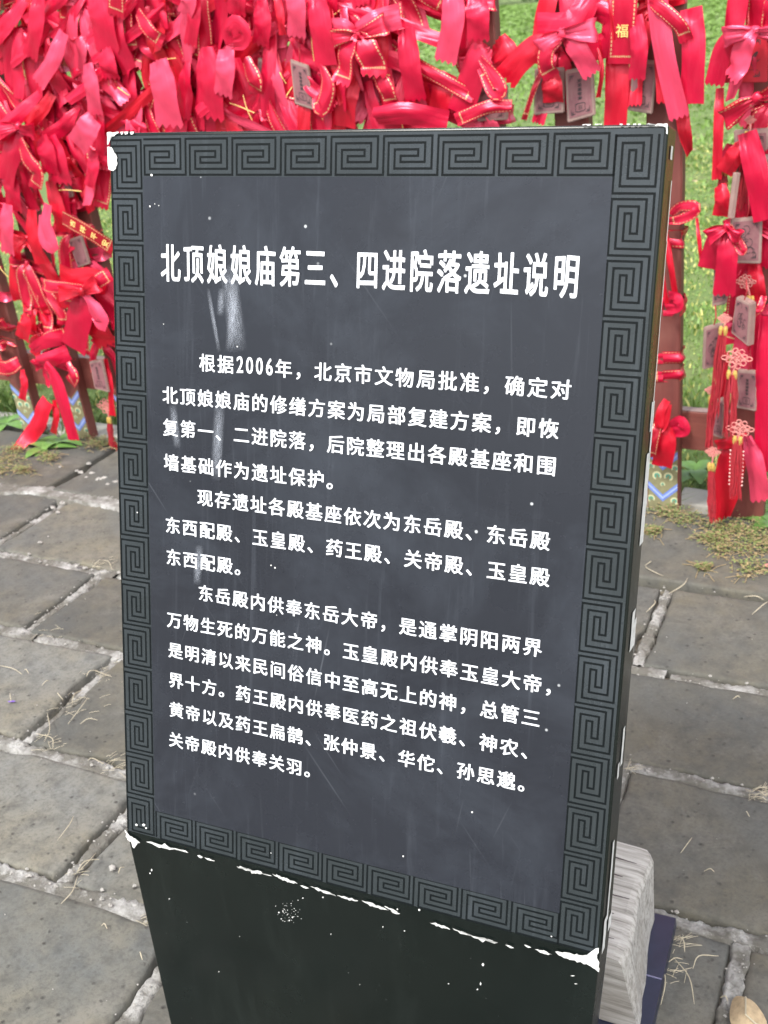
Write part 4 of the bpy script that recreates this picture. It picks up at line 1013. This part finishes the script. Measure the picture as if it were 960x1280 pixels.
H([(78, 272), (96, 282), (118, 295), (142, 311)], 15, .12, 'g2', 'slanting dark red ribbon with four gold characters left of the sign', tip='cut', curl=.02, pinch=(1, 1), rip=.001, char=[('吉', .135), ('祥', .098), ('平', .061), ('安', .026)])
H([(60, 255), (58, 280), (66, 308), (56, 300), (56, 270)], 14, .10, 'r3', 'pinkish drooping loop in the middle of the left ribbons', tip='cut')
H([(40, 262), (42, 300), (52, 330)], 16, .085, 'r2', 'long red strip hanging between two pickets at the left', tip='cut')
H([(134, 356), (115, 350), (92, 352), (75, 345)], 26, .07, 'r2', 'wide red ribbon wrapped across two pickets left of the sign', tip='cut', curl=.08)
H([(107, 362), (85, 360), (62, 358), (52, 354)], 13, .095, 'g1', 'gold edged ribbon running left from the big bow', tip='cut')
H([(108, 362), (122, 352), (138, 342)], 14, .11, 'g1', 'gold edged loop pointing right from the big bow toward the sign', tip='cut', curl=.2)
H([(106, 364), (102, 385), (97, 408), (92, 436)], 30, .11, 'r1', 'broad rose tail falling left from the big bow beside the sign', pinch=(.35, 1), curl=.08, tip='cut')
H([(108, 366), (118, 385), (128, 402), (118, 392)], 20, .12, 'r3', 'shiny drooping loop of the big bow beside the sign', pinch=(.4, .6), tip='cut', curl=.2)
H([(112, 395), (122, 412), (134, 430)], 28, .085, 'r2', 'dark red tail ending left of the sign edge under the big bow', curl=.06)
H([(28, 395), (30, 405), (28, 424)], 17, .08, 'r2', 'short scarlet strip between the pickets at the lower left', tip='cut')
H([(50, 430), (62, 420), (85, 415)], 10, .075, 'g1', 'thin gold edged ribbon tied across the second picket', tip='cut'); H([(40, 437), (55, 428), (78, 424), (84, 430)], 13, .08, 'r1', 'small crumpled ribbon knot on the second picket above the rail', tip='cut')
H([(50, 452), (66, 448), (86, 440)], 15, .085, 'r1', 'creased ribbon band across the second picket at rail height', tip='cut', curl=.2)
H([(58, 455), (68, 470), (76, 495), (84, 520), (93, 550)], 17, .12, 'r1', 'long curved rose ribbon hanging in front of the second painted picket foot', pinch=(.7, .8), curl=.12, tip='cut')
H([(60, 500), (54, 512), (48, 530), (36, 546), (20, 562, .05)], 17, .10, 'r2', 'red ribbon curling down to the ground between the two painted picket feet', pinch=(.9, .5), tip='slant', curl=.1)
H([(68, 500), (70, 520), (67, 542)], 8, .09, 'r2', 'thin scarlet strip beside the curling ribbon at the lower left', tip='cut')
H([(28, 462), (30, 480), (28, 500)], 9, .06, 'r2', 'narrow red strip over the rail at the first gap', tip='cut')
H([(24, 452), (10, 460), (-6, 458)], 14, .05, 'g1', 'gold edged band round the leftmost picket at rail height', tip='cut')
H([(86, 455), (92, 470), (88, 478)], 14, .10, 'g1', 'folded gold edged ribbon end on the second picket below the rail', tip='cut', curl=.25)
H([(132, 448), (137, 480), (141, 520)], 8, .06, 'r2', 'narrow red ribbon strip beside the left edge of the sign', tip='cut')
H([(140, 545), (143, 560), (138, 566)], 7, .02, 'r2', 'faded red ribbon scrap at the foot of the picket by the sign', tip='cut')

bow_r = random.Random(5)
for (px, py, d, lab, kw) in ((948, 122, .10, 'gold edged red bow with shiny left loop near the top right edge', dict(loops=2, tails=0, w=.05, golds=1)),
        (910, 282, .12, 'small red bow tied in front of the pale plaques at the right', dict(loops=2, tails=0, w=.036, golds=0)),
        (28, 158, .10, 'knotted red bow at the left edge level with the top of the sign', dict(loops=2, tails=0, w=.05, golds=0)),
        (107, 363, .12, 'big red bow with radiating folds just left of the sign, above mid height', dict(loops=2, tails=0, w=.055, golds=0)),
        (705, 42, .09, 'red bow with printed loops above two pink plaques behind the sign', dict(loops=2, tails=0, w=.05, golds=0)),
        (450, 44, .10, 'pale centred bow with gathered folds above the middle of the sign', dict(loops=2, tails=2, w=.055, golds=1, L=(.06, .1))),
        (945, 40, .09, 'dark red bow above the red carriage plaque at the right edge', dict(loops=2, tails=1, w=.05, golds=.5, L=(.08, .1)))):
    bow(atY(px, py, YF - d), lab, None, bow_r, wrap=False, **kw)

# ------------------------------------------------------------------ wish plaques
def plaque(cs, d, label, red=False, motif='seal', th=.010, yaw=0.0):
    """cs: four corners TL TR BR BL in the fence's plane"""
    Y = YF - d; C = [atY(x, y, Y) for x, y in cs]; c = sum(C, Vector()) / 4
    for i, v in enumerate(C): C[i] = v + Vector((0, (v.x - c.x) * math.tan(yaw), 0))
    ex = ((C[1] - C[0]) + (C[2] - C[3])) / 2; ez = ((C[0] - C[3]) + (C[1] - C[2])) / 2; nn = ex.cross(ez).normalized()
    if nn.y > 0: nn = -nn
    e = empty('wish_plaque', c, label, 'wish plaque', 'wooden wish plaques hung on the fence')
    def Q(u, v, o=0.0):
        return (C[0] * (1 - u) + C[1] * u) * (1 - v) + (C[3] * (1 - u) + C[2] * u) * v + nn * o
    bm = bmesh.new(); r0 = [bm.verts.new(Q(u, v, 0) - c) for u, v in ((0, 0), (1, 0), (1, 1), (0, 1))]; r1 = [bm.verts.new(Q(u, v, -th) - c) for u, v in ((0, 0), (1, 0), (1, 1), (0, 1))]
    bm.faces.new(r0); bm.faces.new(r1[::-1])
    for i in range(4): bm.faces.new((r0[i], r1[i], r1[(i + 1) % 4], r0[(i + 1) % 4]))
    bmesh.ops.recalc_face_normals(bm, faces=bm.faces); bmesh.ops.bevel(bm, geom=list(bm.edges), offset=.0022, segments=2, affect='EDGES')
    me = bpy.data.meshes.new('board'); bm.to_mesh(me); bm.free(); me.materials.append(M['plaquered'] if red else M['plaquerim']); link('board', me, e)
    a = .09; MB().add([Q(a, a * .8, .0008), Q(1 - a, a * .8, .0008), Q(1 - a, 1 - a * .8, .0008), Q(a, 1 - a * .8, .0008)], [(3, 2, 1, 0)]).build('printed_face', M['plaquered'] if red else M['plaque'], e)
    ink = MB(); o = .0016
    def rect(u0, v0, u1, v1): ink.add([Q(u0, v0, o), Q(u1, v0, o), Q(u1, v1, o), Q(u0, v1, o)], [(3, 2, 1, 0)])
    def ln(pts, w=.02):
        for (u0, v0), (u1, v1) in zip(pts[:-1], pts[1:]):
            dx, dy = u1 - u0, v1 - v0; L_ = math.hypot(dx, dy) or 1; sx, sy = -dy / L_ * w / 2, dx / L_ * w / 2
            ink.add([Q(u0 + sx, v0 + sy, o), Q(u0 - sx, v0 - sy, o), Q(u1 - sx, v1 - sy, o), Q(u1 + sx, v1 + sy, o)], [(0, 1, 2, 3)])
    rp = random.Random(int(cs[0][0] * 7 + cs[0][1]))
    for cu, cv in ((.17, .13), (.83, .13), (.17, .87), (.83, .87)):             # corner ornaments
        s = 1 if cu < .5 else -1; t = 1 if cv < .5 else -1
        ln([(cu, cv + .10 * t), (cu, cv), (cu + .14 * s, cv)], .018); ln([(cu + .03 * s, cv + .06 * t), (cu + .03 * s, cv + .025 * t), (cu + .09 * s, cv + .025 * t), (cu + .09 * s, cv + .055 * t)], .014)
    if motif == 'seal':                                                        # column of small worn marks over a cloud shaped frame
        for i in range(5):
            v = .22 + i * .085
            for k in range(3): y = v + k * .022; ln([(.44 + rp.uniform(-.02, .02), y), (.57 + rp.uniform(-.02, .02), y + rp.uniform(-.006, .006))], .016)
            ln([(.505, v - .012), (.50, v + .05)], .02)
        ln([(.32, .70), (.40, .68), (.60, .68), (.68, .70), (.66, .76), (.68, .82), (.60, .84), (.40, .84), (.32, .82), (.34, .76), (.32, .70)], .018)
        for k in range(3): ln([(.42, .73 + k * .03), (.58, .735 + k * .03)], .010)
    elif motif == 'cart':                                                      # two wheeled carriage with a horse under three small marks
        for i in range(3): rect(.36 + i * .14, .13, .43 + i * .14, .19)
        w = [(.30 + .10 * math.cos(a_ * PI / 8), .56 + .085 * math.sin(a_ * PI / 8)) for a_ in range(17)]; ln(w, .022)
        for a_ in range(4): ln([(.30 + .09 * math.cos(a_ * PI / 4), .56 + .075 * math.sin(a_ * PI / 4)), (.30 - .09 * math.cos(a_ * PI / 4), .56 - .075 * math.sin(a_ * PI / 4))], .010)
        ln([(.30, .34), (.26, .36), (.26, .46), (.42, .46), (.48, .44)], .02); ln([(.40, .56), (.50, .52), (.66, .50)], .05); ln([(.64, .51), (.72, .40), (.78, .37), (.74, .44), (.68, .52)], .03)
        ln([(.48, .54), (.44, .64), (.48, .66)], .016); ln([(.66, .54), (.74, .58), (.84, .52)], .014); ln([(.62, .55), (.66, .66)], .016); ln([(.24, .72), (.80, .74)], .010)
    elif motif == 'scroll':
        for i in range(14):
            cu, cv = .5 + rp.gauss(0, .12), .5 + rp.gauss(0, .13); a0 = rp.uniform(0, 6); r_ = rp.uniform(.05, .13)
            ln([(cu + r_ * math.cos(a0 + j * .7), cv + r_ * .8 * math.sin(a0 + j * .7)) for j in range(6)], .016)
    ink.build('ink_print', M['ink'], e)
    top = Q(.5, .02, -.004); MB().tube(catmull([top, top + Vector((.004, -.004, .02)), top + Vector((0, .004, .045))], 6), .0014, 5).build('hanging_cord', M['tassel'], e)
    return e
plaque([(905, 46), (960, 40), (959, 103), (903, 104)], .055, 'bright red plaque printed with a horse and carriage, near the top right corner', True, 'cart')
plaque([(914, 273), (953, 271), (951, 331), (910, 328)], .085, 'pale pink framed plaque hanging right of the small bow', False, 'scroll', yaw=.2)
plaque([(893, 314), (918, 312), (908, 380), (890, 384)], .10, 'pale plaque half hidden under the bow tails, only its left rim showing', False, 'seal')
plaque([(919, 372), (939, 378), (936, 432), (912, 418)], .13, 'thick tilted plaque with a dark smudged print, turned to the side', False, 'scroll', th=.022, yaw=-.5)
plaque([(882, 408), (904, 405), (899, 459), (880, 461)], .115, 'small plaque turned partly away on the left of the tassels', False, 'scroll', yaw=.5)
plaque([(922, 462), (948, 464), (945, 515), (920, 510)], .10, 'lowest pale rimmed plaque behind the beaded tassel', False, 'seal')
plaque([(890, 500), (905, 497), (903, 549), (891, 545)], .07, 'narrow plaque seen nearly edge on between two tassels', False, 'seal')
plaque([(917, 163), (962, 160), (960, 235), (920, 240)], .05, 'dull pink plaque behind the slanting broad ribbon', False, 'seal')
plaque([(668, 86), (705, 84), (705, 141), (667, 144)], .045, 'left one of two pink plaques just above the sign top', False, 'seal')
plaque([(706, 88), (741, 82), (744, 144), (709, 154)], .055, 'right, redder one of two pink plaques just above the sign top', False, 'seal')
plaque([(792, 74), (822, 76), (815, 143), (784, 138)], .04, 'pink plaque with a column of marks between ribbons above the sign', False, 'seal')
plaque([(362, 74), (385, 82), (393, 138), (368, 130)], .085, 'dark pink narrow plaque in the red mass above the sign', False, 'seal')
plaque([(322, 72), (333, 76), (338, 126), (322, 118)], .07, 'brown plaque seen edge on, left of the dark pink one', False, 'seal')
plaque([(597, 112), (634, 106), (634, 150), (596, 152)], .045, 'brownish plaque with a round mark low on the second picket above the sign', False, 'scroll')
plaque([(84, 300), (101, 294), (112, 330), (97, 335)], .05, 'plain dull pink plaque under the gold lettered ribbon left of the sign', False, 'none')
plaque([(111, 452), (127, 449), (136, 491), (118, 486)], .085, 'pale plaque with ornate corners hanging over the rail left of the sign', False, 'seal')
plaque([(79, 228), (87, 228), (91, 246), (83, 248)], .05, 'tiny brown plaque end on the dark picket left of the sign', False, 'none')

# ------------------------------------------------------------------ knots with tassels
def tassel(k0, t0, t1, w, d, label, beads=False, knot=True, seed=1, kr=15):
    Y = YF - d; r = random.Random(seed); a = atY(*t0, Y); b = atY(*t1, Y); s = sc(t0[0], t0[1], Y); kc = atY(*k0, Y)
    e = empty('knotted_tassel', kc, label, 'tassel', 'knotted tassels at the right')
    mb = MB(); R0 = kr * s / 2
    if knot:
        for i in range(-2, 3):                                              # woven lattice
            for q in (1, -1):
                u = Vector((math.cos(PI / 4 * q), 0, math.sin(PI / 4 * q))); v = Vector((-u.z, 0, u.x)); L_ = R0 * .72
                c0 = kc + v * (i * R0 * .30)
                mb.tube([c0 - u * L_, c0 - u * L_ * .4 + Vector((0, -.0025 * (1 if i % 2 else -1), 0)), c0 + u * L_ * .3 + Vector((0, .002 * (1 if i % 2 else -1), 0)), c0 + u * L_], .0017, 5)
        for k in range(8):                                                  # little loops round it
            an = k * PI / 4 + .2; c0 = kc + Vector((math.cos(an), 0, math.sin(an))) * R0 * .95; rr = R0 * .32
            mb.tube([c0 + Vector((math.cos(an + j * PI / 4) * rr, -.001, math.sin(an + j * PI / 4) * rr)) for j in range(9)], .0014, 5, cap=False)
        for sg in (-1, 1):
            c0 = kc + Vector((sg * R0 * 1.35, 0, 0)); mb.tube([c0 + Vector((math.cos(j * PI / 4) * R0 * .42, 0, math.sin(j * PI / 4) * R0 * .26)) for j in range(9)], .0015, 5, cap=False)
        mb.build('woven_knot', M['pinkcord'], e)
    MB().tube([kc, (kc + a) / 2 + Vector((.002, -.002, 0)), a], .0022, 6).build('cord', M['pinkcord'], e)
    g = MB(); hw = w * s / 2; ax = (b - a).normalized()
    for dx in (-.5, .5):
        c0 = a + Vector((dx * hw, -.002, 0)); g.tube([c0 - ax * .010, c0 - ax * .004, c0 + ax * .004, c0 + ax * .010], .0045, 8, [.7, 1.1, 1.1, .8])
    g.build('gold_cap', M['gold'], e)
    mb = MB(); n = 46
    for i in range(n):
        x = r.uniform(-1, 1); y = r.uniform(-1, 1); L_ = (b - a).length * r.uniform(.86, 1.03)
        p0 = a + Vector((x * hw * .7, y * hw * .5, 0)); sw = r.uniform(-.004, .004)
        p = [p0, p0 + ax * L_ * .35 + Vector((x * hw * .25 + sw, y * hw * .2, 0)), p0 + ax * L_ * .7 + Vector((x * hw * .35 - sw * .5, 0, 0)), p0 + ax * L_ + Vector((x * hw * .3 + sw, 0, 0))]
        mb.tube(p, .0011, 4, [1, 1, .95, .7])
    o = mb.build('threads', M['tassel'], e); tag(o, kind='stuff')
    if beads:
        for sg in (-1, 1):
            for i in range(10):
                c0 = a + ax * ((b - a).length * (.18 + .065 * i)) + Vector((sg * hw * 1.15, -.003, 0)); v, f, u = knot_mesh(c0, .0021, i + .3); me = MB().add(v, f, u); me.build('bead', M['bead'], e, smooth=True)
tassel((932, 352), (938, 375), (936, 428), 9, .075, 'small tassel with pale knot hanging right of the thick tilted plaque', seed=1)
tassel((906, 398), (904, 413), (892, 520), 12, .135, 'long dark red tassel leaning left across the small turned plaque', seed=2, kr=10)
tassel((921, 448), (915, 468), (912, 548), 16, .145, 'thick red tassel under the wide woven knot, in the middle of the group', seed=3, kr=22)
tassel((925, 536), (922, 550), (919, 622), 14, .15, 'red tassel edged with pale beads before the foot of the right picket', True, seed=4, kr=20)
tassel((891, 565), (889, 583), (890, 652), 9, .12, 'thin tassel hanging to the ground left of the beaded one', seed=5, kr=11)
tassel((889, 488), (890, 500), (886, 560), 8, .11, 'thin dark tassel just right of the grass gap', seed=6, kr=9)
tassel((133, 508), (137, 525), (140, 560), 5, .05, 'small pale knot with a short tassel low beside the left edge of the sign', seed=7, kr=13)
tassel((938, 150), (936, 170), (925, 262), 14, .06, 'dark red tassel threads hanging behind the ribbons near the right edge', seed=8, kr=8)
tassel((905, 205), (905, 214), (903, 262), 11, .045, 'dark tassel threads under the gathered loop near the right edge', seed=9, kr=8)
# gold beads and a pale stick like cord
tag(MB().tube([atY(921, 216, YF - .1), atY(917, 245, YF - .1), atY(914, 272, YF - .1)], .008, 6).build('pale_strap', M['plaquerim'], None, origin=atY(917, 245, YF - .1)), 'pale pink stiff strap hanging down above the small bow at the right', 'strap')

# ------------------------------------------------------------------ lawn behind the fence
def blades(name, mat, n, xr, yr, h, seed, clump=None, w=.0022, zb=-.05, lean=.5):
    r = np.random.RandomState(seed)
    x = r.uniform(xr[0], xr[1], n); u = r.uniform(0, 1, n) ** 1.5; y = yr[0] + (yr[1] - yr[0]) * u
    hh = h * r.uniform(.35, 1.1, n) * (1 + .4 * np.sin(x * 5 + y * 3) * np.sin(y * 4.1 - x))
    th = r.uniform(0, 2 * PI, n); ln_ = hh * r.uniform(.1, lean * 2, n); ph = r.uniform(0, 2 * PI, n); ww = w * r.uniform(.6, 1.6, n) * (1 + (y - yr[0]) * .25)
    cl = np.sin(x * 9 + 2 * np.sin(y * 5)) * np.sin(y * 11 + 3 * np.sin(x * 4)); hh = hh * np.clip(.75 + .6 * cl, .25, 1.5)
    bx, by = np.cos(th) * ww, np.sin(th) * ww; dx, dy = np.cos(ph) * ln_, np.sin(ph) * ln_
    V = np.zeros((n, 5, 3)); V[:, 0] = np.c_[x - bx, y - by, np.full(n, zb)]; V[:, 1] = np.c_[x + bx, y + by, np.full(n, zb)]
    V[:, 2] = np.c_[x + bx * .7 + dx * .4, y + by * .7 + dy * .4, zb + hh * .65]; V[:, 3] = np.c_[x - bx * .7 + dx * .4, y - by * .7 + dy * .4, zb + hh * .65]
    V[:, 4] = np.c_[x + dx, y + dy, zb + hh * .95]
    b = (np.arange(n) * 5)[:, None]; F = np.concatenate([b + [0, 1, 2], b + [0, 2, 3], b + [3, 2, 4]], 0)
    me = bpy.data.meshes.new(name); me.vertices.add(n * 5); me.vertices.foreach_set('co', V.ravel()); me.loops.add(F.size); me.loops.foreach_set('vertex_index', F.ravel().astype(np.int32))
    me.polygons.add(len(F)); me.polygons.foreach_set('loop_start', np.arange(0, F.size, 3, dtype=np.int32)); me.polygons.foreach_set('loop_total', np.full(len(F), 3, dtype=np.int32)); me.materials.append(mat); me.update(calc_edges=True)
    return link(name, me)
for nm, mt, n, xr, yr, h, sd_ in (('grass', 'grass', 90000, (-5.5, 2.0), (2.66, 9.0), .028, 1), ('grass', 'grass2', 34000, (-5.5, 2.0), (2.66, 9.0), .026, 2), ('grass', 'grass', 90000, (-16, 8.0), (9, 45.0), .05, 3), ('grass', 'grass', 3500, (-4.5, .6), (2.60, 2.95), .07, 4)):
    o = blades(nm, M[mt], n, xr, yr, h, sd_, w=.0024 if sd_ != 3 else .009); tag(o, {1: 'short bright green lawn grass behind the fence', 2: 'dry yellowish blades mixed through the lawn', 3: 'lawn grass farther off behind the fence', 4: 'longer green grass along the foot of the fence'}[sd_], 'grass', kind='stuff')
# a line of shrubs closes the lawn far behind
hd = MB(); rh = random.Random(9)
for i in range(5000):
    x = rh.uniform(-70, 40); y = 46 + rh.uniform(0, 3); z = rh.uniform(0, 1) ** .7 * (2.2 + .8 * N(x, 0, 3, .4)); s = rh.uniform(.12, .3); a = rh.uniform(0, 6.3); b_ = rh.uniform(-1, 1)
    c = Vector((x, y, z)); e1 = Vector((math.cos(a), math.sin(a), b_)) * s; e2 = Vector((-math.sin(a), math.cos(a) * .3, 1)) * s * .6
    hd.add([c - e1, c - e2, c + e1, c + e2], [(0, 1, 2, 3)])
tag(hd.build('shrub_mass', M['hedge']), 'dark mass of shrubs closing the far side of the lawn', 'shrubs', kind='stuff')
# pale stone edging behind the pickets at the right
ks = MB()
for i, (xa, xb) in enumerate(((-3.6, -2.9), (-2.9, -2.2), (-2.2, -1.5), (-1.5, -.95), (-.95, -.46), (-.452, -.02), (-.01, .5))):
    vs, fs = brick_mesh(xa + .004, xb - .004, YF + .045, YF + .16, 60 + i, -.004 - .01 * (i < 5), .05, 12, 5); c = Vector(((xa + xb) / 2, YF + .1, 0))
    link('edging_stone', mesh_of('edging_stone', [v - c for v in vs], fs, M['stone'], smooth=True), PAVE, c)
# fallen leaves on the lawn
for i, (px, py, s) in enumerate(((868, 225, .022), (866, 186, .02), (872, 172, .012), (878, 128, .012), (640, 96, .012))):
    c = atZ(px, py, .0); c.z = -.005; pts = [c + Vector((math.cos(a) * s * (1 if k % 2 else .8), math.sin(a) * s * .7, .004 * math.sin(a * 2))) for k, a in enumerate([j * PI / 4 + i for j in range(8)])]
    tag(MB().add(pts + [c + Vector((0, 0, .004))], [(k, (k + 1) % 8, 8) for k in range(8)]).build('fallen_leaf', M['dryleaf'], None, origin=c), ['pale fallen leaf on the grass halfway up the gap right of the sign', 'yellowish leaf on the grass above the pale leaf', 'small leaf on the grass near the narrow dark ribbon', 'tiny leaf on the grass high in the gap', 'tiny pale leaf on the grass above the sign'][i], 'leaf')

# ------------------------------------------------------------------ plants at the foot of the fence
def leafmesh(c, dirv, L_, w, up, curl=.3):
    d = Vector(dirv).normalized(); s = d.cross(Vector((0, 0, 1))).normalized(); vs = []; n = 6
    for i in range(n + 1):
        t = i / n; ww = w * math.sin(PI * min(1, t * .92 + .06)) ** .7; p = Vector(c) + d * L_ * t + Vector((0, 0, up * L_ * (t - curl * t * t * 2)))
        vs += [p - s * ww + Vector((0, 0, .15 * ww)), p, p + s * ww + Vector((0, 0, .15 * ww))]
    return vs, [q for i in range(n) for q in ((3 * i, 3 * i + 1, 3 * i + 4, 3 * i + 3), (3 * i + 1, 3 * i + 2, 3 * i + 5, 3 * i + 4))]
def plant(px, py, label, leaves, seed):
    r = random.Random(seed); c = atZ(px, py, .0); e = empty('broadleaf_plant', c, label, 'plant')
    for i in range(leaves):
        a = 2 * PI * i / leaves + r.uniform(-.4, .4); v, f = leafmesh(c + Vector((0, 0, .003)), (math.cos(a), math.sin(a), 0), r.uniform(.06, .10), r.uniform(.016, .026), r.uniform(.25, .8), .5)
        MB().add(v, f).build('leaf', M['leaf'], e, smooth=True)
plant(8, 530, 'broad leaved green plant at the left edge beside the first painted picket foot', 7, 1)
plant(58, 562, 'low plant with long limp leaves between the two painted picket feet', 6, 2); plant(72, 556, 'small green plant touching the second painted picket foot', 5, 5)
plant(958, 632, 'green leafy plant at the right edge beside the picket foot', 7, 3); plant(868, 590, 'light green weed behind the gap between the right pickets', 6, 4); plant(972, 660, 'glossy green leaf cluster low at the right edge', 6, 8)
def weeds(name, pxs, n, label, seed, spread=12):
    r = random.Random(seed); g, b = MB(), MB()
    for i in range(n):
        px, py, rad = r.choice(pxs); x = px + r.gauss(0, rad); y = py + r.gauss(0, rad * .4)
        c = atZ(x, y, 0); z = r.uniform(.001, .022); a = r.uniform(0, 6.3); s = r.uniform(.002, .0055); v, f = leafmesh(c + Vector((0, 0, z)), (math.cos(a), math.sin(a), 0), s * 1.6, s * .5, r.uniform(-.2, .8), .3)
        (g if r.random() < .6 else b).add(v, f)
    for i in range(n // 16):
        px, py, rad = r.choice(pxs); c = atZ(px + r.gauss(0, rad), py + r.gauss(0, rad * .4), .004); a = r.uniform(0, 6.3); L_ = r.uniform(.02, .06); d = Vector((math.cos(a), math.sin(a), .1)); b.tube([c, c + d * L_ * .5 + Vector((0, 0, .006)), c + d * L_], .0008, 4)
    tag(g.build(name, M['weed']), label, 'weeds', kind='stuff'); tag(b.build('withered_weeds', M['weed2']), 'brown withered leaves and stems in the ' + name.replace('_', ' ') + ' along the fence foot', 'weeds', kind='stuff')
weeds('creeping_weeds', [(900, 660, 14), (930, 668, 16), (950, 690, 14), (860, 652, 12), (835, 645, 10), (885, 678, 9), (905, 690, 12), (940, 715, 14), (925, 672, 20), (880, 715, 4), (958, 680, 14), (815, 668, 6)], 3600, 'low creeping weeds spreading over the kerb bricks at the right', 4)
weeds('dry_moss', [(10, 575, 12), (0, 590, 12), (20, 565, 8), (120, 557, 10), (135, 555, 6), (30, 590, 6), (60, 575, 8)], 1500, 'dry mossy growth at the foot of the fence on the left', 5)

# ------------------------------------------------------------------ straw, twigs, a leaf and scraps on the paving
SPL = [('long', 0, 832, 28, 843), ('short', 52, 857, 62, 851), ('upright', 59, 891, 55, 927), ('curved', 14, 878, 13, 866), ('thin', 73, 866, 79, 875), ('slanted', 92, 1020, 72, 1050), ('pale', 120, 1066, 99, 1088), ('forked', 124, 1074, 96, 1090), ('bent', 97, 1095, 76, 1130),
       ('small', 148, 1092, 156, 1084), ('hooked', 175, 1190, 178, 1200), ('tiny', 127, 1157, 134, 1161), ('fine', 865, 1047, 851, 1066), ('level', 880, 1089, 893, 1090), ('long bent', 842, 1197, 868, 1255), ('straight', 898, 1195, 866, 1211), ('crossing', 835, 1203, 853, 1199), ('leaning', 843, 1170, 856, 1190),
       ('pale long', 829, 1205, 826, 1256), ('little', 916, 874, 925, 872), ('whitish', 940, 768, 960, 752), ('curling', 930, 746, 955, 750), ('dry', 806, 707, 829, 720), ('root like', 813, 703, 806, 707), ('thin pale', 836, 742, 860, 722), ('dark', 808, 765, 818, 750), ('broken', 933, 1015, 937, 1021), ('stiff', 900, 1247, 910, 1252), ('rail side', 820, 655, 815, 672),
       ('faint', 100, 905, 122, 900), ('crossed', 118, 838, 140, 846), ('buried', 108, 846, 122, 838), ('ragged', 104, 862, 90, 880), ('woven', 85, 905, 110, 872), ('lying', 128, 700, 140, 712), ('raised', 118, 706, 128, 700), ('grassy', 45, 917, 66, 936), ('matted', 110, 950, 130, 955), ('short pale', 30, 838, 36, 842), ('leaning small', 940, 990, 960, 985), ('brown', 938, 996, 958, 1000), ('rusty', 945, 988, 958, 996)]
for i, (lb, xa, ya, xb, yb) in enumerate(SPL):
    r = random.Random(i); a = atZ(xa, ya, .004); b = atZ(xb, yb, .004 + r.uniform(0, .008)); m_ = (a + b) / 2 + Vector((r.uniform(-.2, .2) * (b - a).length, r.uniform(-.1, .1) * (b - a).length, .006))
    o = MB().tube(catmull([a, m_, b], 8), .0008 if xb < 700 or ya > 1000 else .0010, 5, [.5, .8, 1, 1, 1, 1, .9, .8, .4]).build('straw', M['straw'], None, origin=a)
    side_ = 'left of the sign' if xa < 400 else 'right of the sign'; wh = 'near the fence' if ya < 780 else 'beside the timber block' if (xa > 800 and ya > 1150) else 'halfway along' if ya < 1000 else 'near the bottom'
    tag(o, f'{lb} straw stalk on the paving {side_}, {wh}', 'straw', 'stalks of dry straw')
st = MB(); r = random.Random(77)
for (cx, cy, n_, sp) in ((125, 842, 22, 12), (95, 880, 18, 14), (60, 930, 12, 12), (125, 705, 16, 9), (95, 1095, 8, 12), (845, 1180, 14, 10), (950, 993, 40, 10), (140, 955, 24, 12), (183, 1150, 20, 6), (60, 790, 10, 20), (786, 960, 10, 5), (828, 1215, 16, 12)):
    for k in range(n_):
        a = atZ(cx + r.gauss(0, sp), cy + r.gauss(0, sp * .5), .001); th = r.gauss(.7, .6); L_ = r.uniform(.006, .028); st.tube([a, a + Vector((math.cos(th) * L_ * .5, math.sin(th) * L_ * .5, .0012)), a + Vector((math.cos(th) * L_, math.sin(th) * L_, .0005))], .0004, 4)
tag(st.build('straw_bits', M['straw']), 'fine matted bits of straw caught in the joints of the paving', 'straw bits', kind='stuff')
# big curled dry leaf at the bottom right
c = atZ(935, 1262, .004); pts = [atZ(x, y, z) for x, y, z in ((918, 1243, .012), (932, 1246, .024), (944, 1252, .018), (956, 1270, .012), (962, 1285, .006), (940, 1292, .010), (916, 1290, .004), (911, 1272, .014), (913, 1256, .006))]
m0 = atZ(932, 1268, .026); m1 = atZ(945, 1280, .018); n_ = len(pts)
DL = MB().add(pts + [m0, m1], [(0, 1, n_), (1, 2, n_), (2, 3, n_ + 1, n_), (3, 4, n_ + 1), (4, 5, n_ + 1), (5, 6, n_, n_ + 1), (6, 7, n_), (7, 8, n_), (8, 0, n_)]).build('dry_leaf', M['dryleaf'], None, origin=c, smooth=True); tag(DL, 'large curled tan dry leaf on the paving at the bottom right corner', 'leaf'); sd_m = DL.modifiers.new('soft', 'SUBSURF'); sd_m.levels = 2; sd_m.render_levels = 3
MB().tube([pts[1], m0, m1, pts[4]], .0012, 4).build('midrib', M['straw'], DL, origin=c)
a, b, c_, d_ = [atZ(x, y, .004) for x, y in ((891, 711), (896, 708), (900, 713), (895, 716))]
PT = MB().add([a, b, c_, d_] + [v + Vector((0, 0, .002)) for v in (a, b, c_, d_)], [(4, 7, 6, 5), (0, 1, 5, 4), (1, 2, 6, 5), (2, 3, 7, 6), (3, 0, 4, 7)]).build('paper_scrap', M['paper'], None, origin=a); tag(PT, 'tiny white printed paper scrap on the kerb brick below the creeping weeds', 'paper scrap')
q = (a + b + c_ + d_) / 4; MB().box(q + Vector((0, 0, .0028)), .006, .0022, .0006).build('dark_mark', M['ink'], PT, origin=a)
c = atZ(10, 877, .004); tag(MB().add(*leafmesh(c, (1, .3, 0), .016, .0028, .1)).build('petal', M['purple'], None, origin=c), 'small purple petal on the brick at the left edge', 'petal')
c = atZ(952, 707, .006); tag(MB().add(*leafmesh(c, (1, -.2, 0), .03, .009, .3)).build('fallen_leaf', M['pinkleaf'], None, origin=c), 'pinkish fallen leaf among the weeds at the right edge', 'leaf')
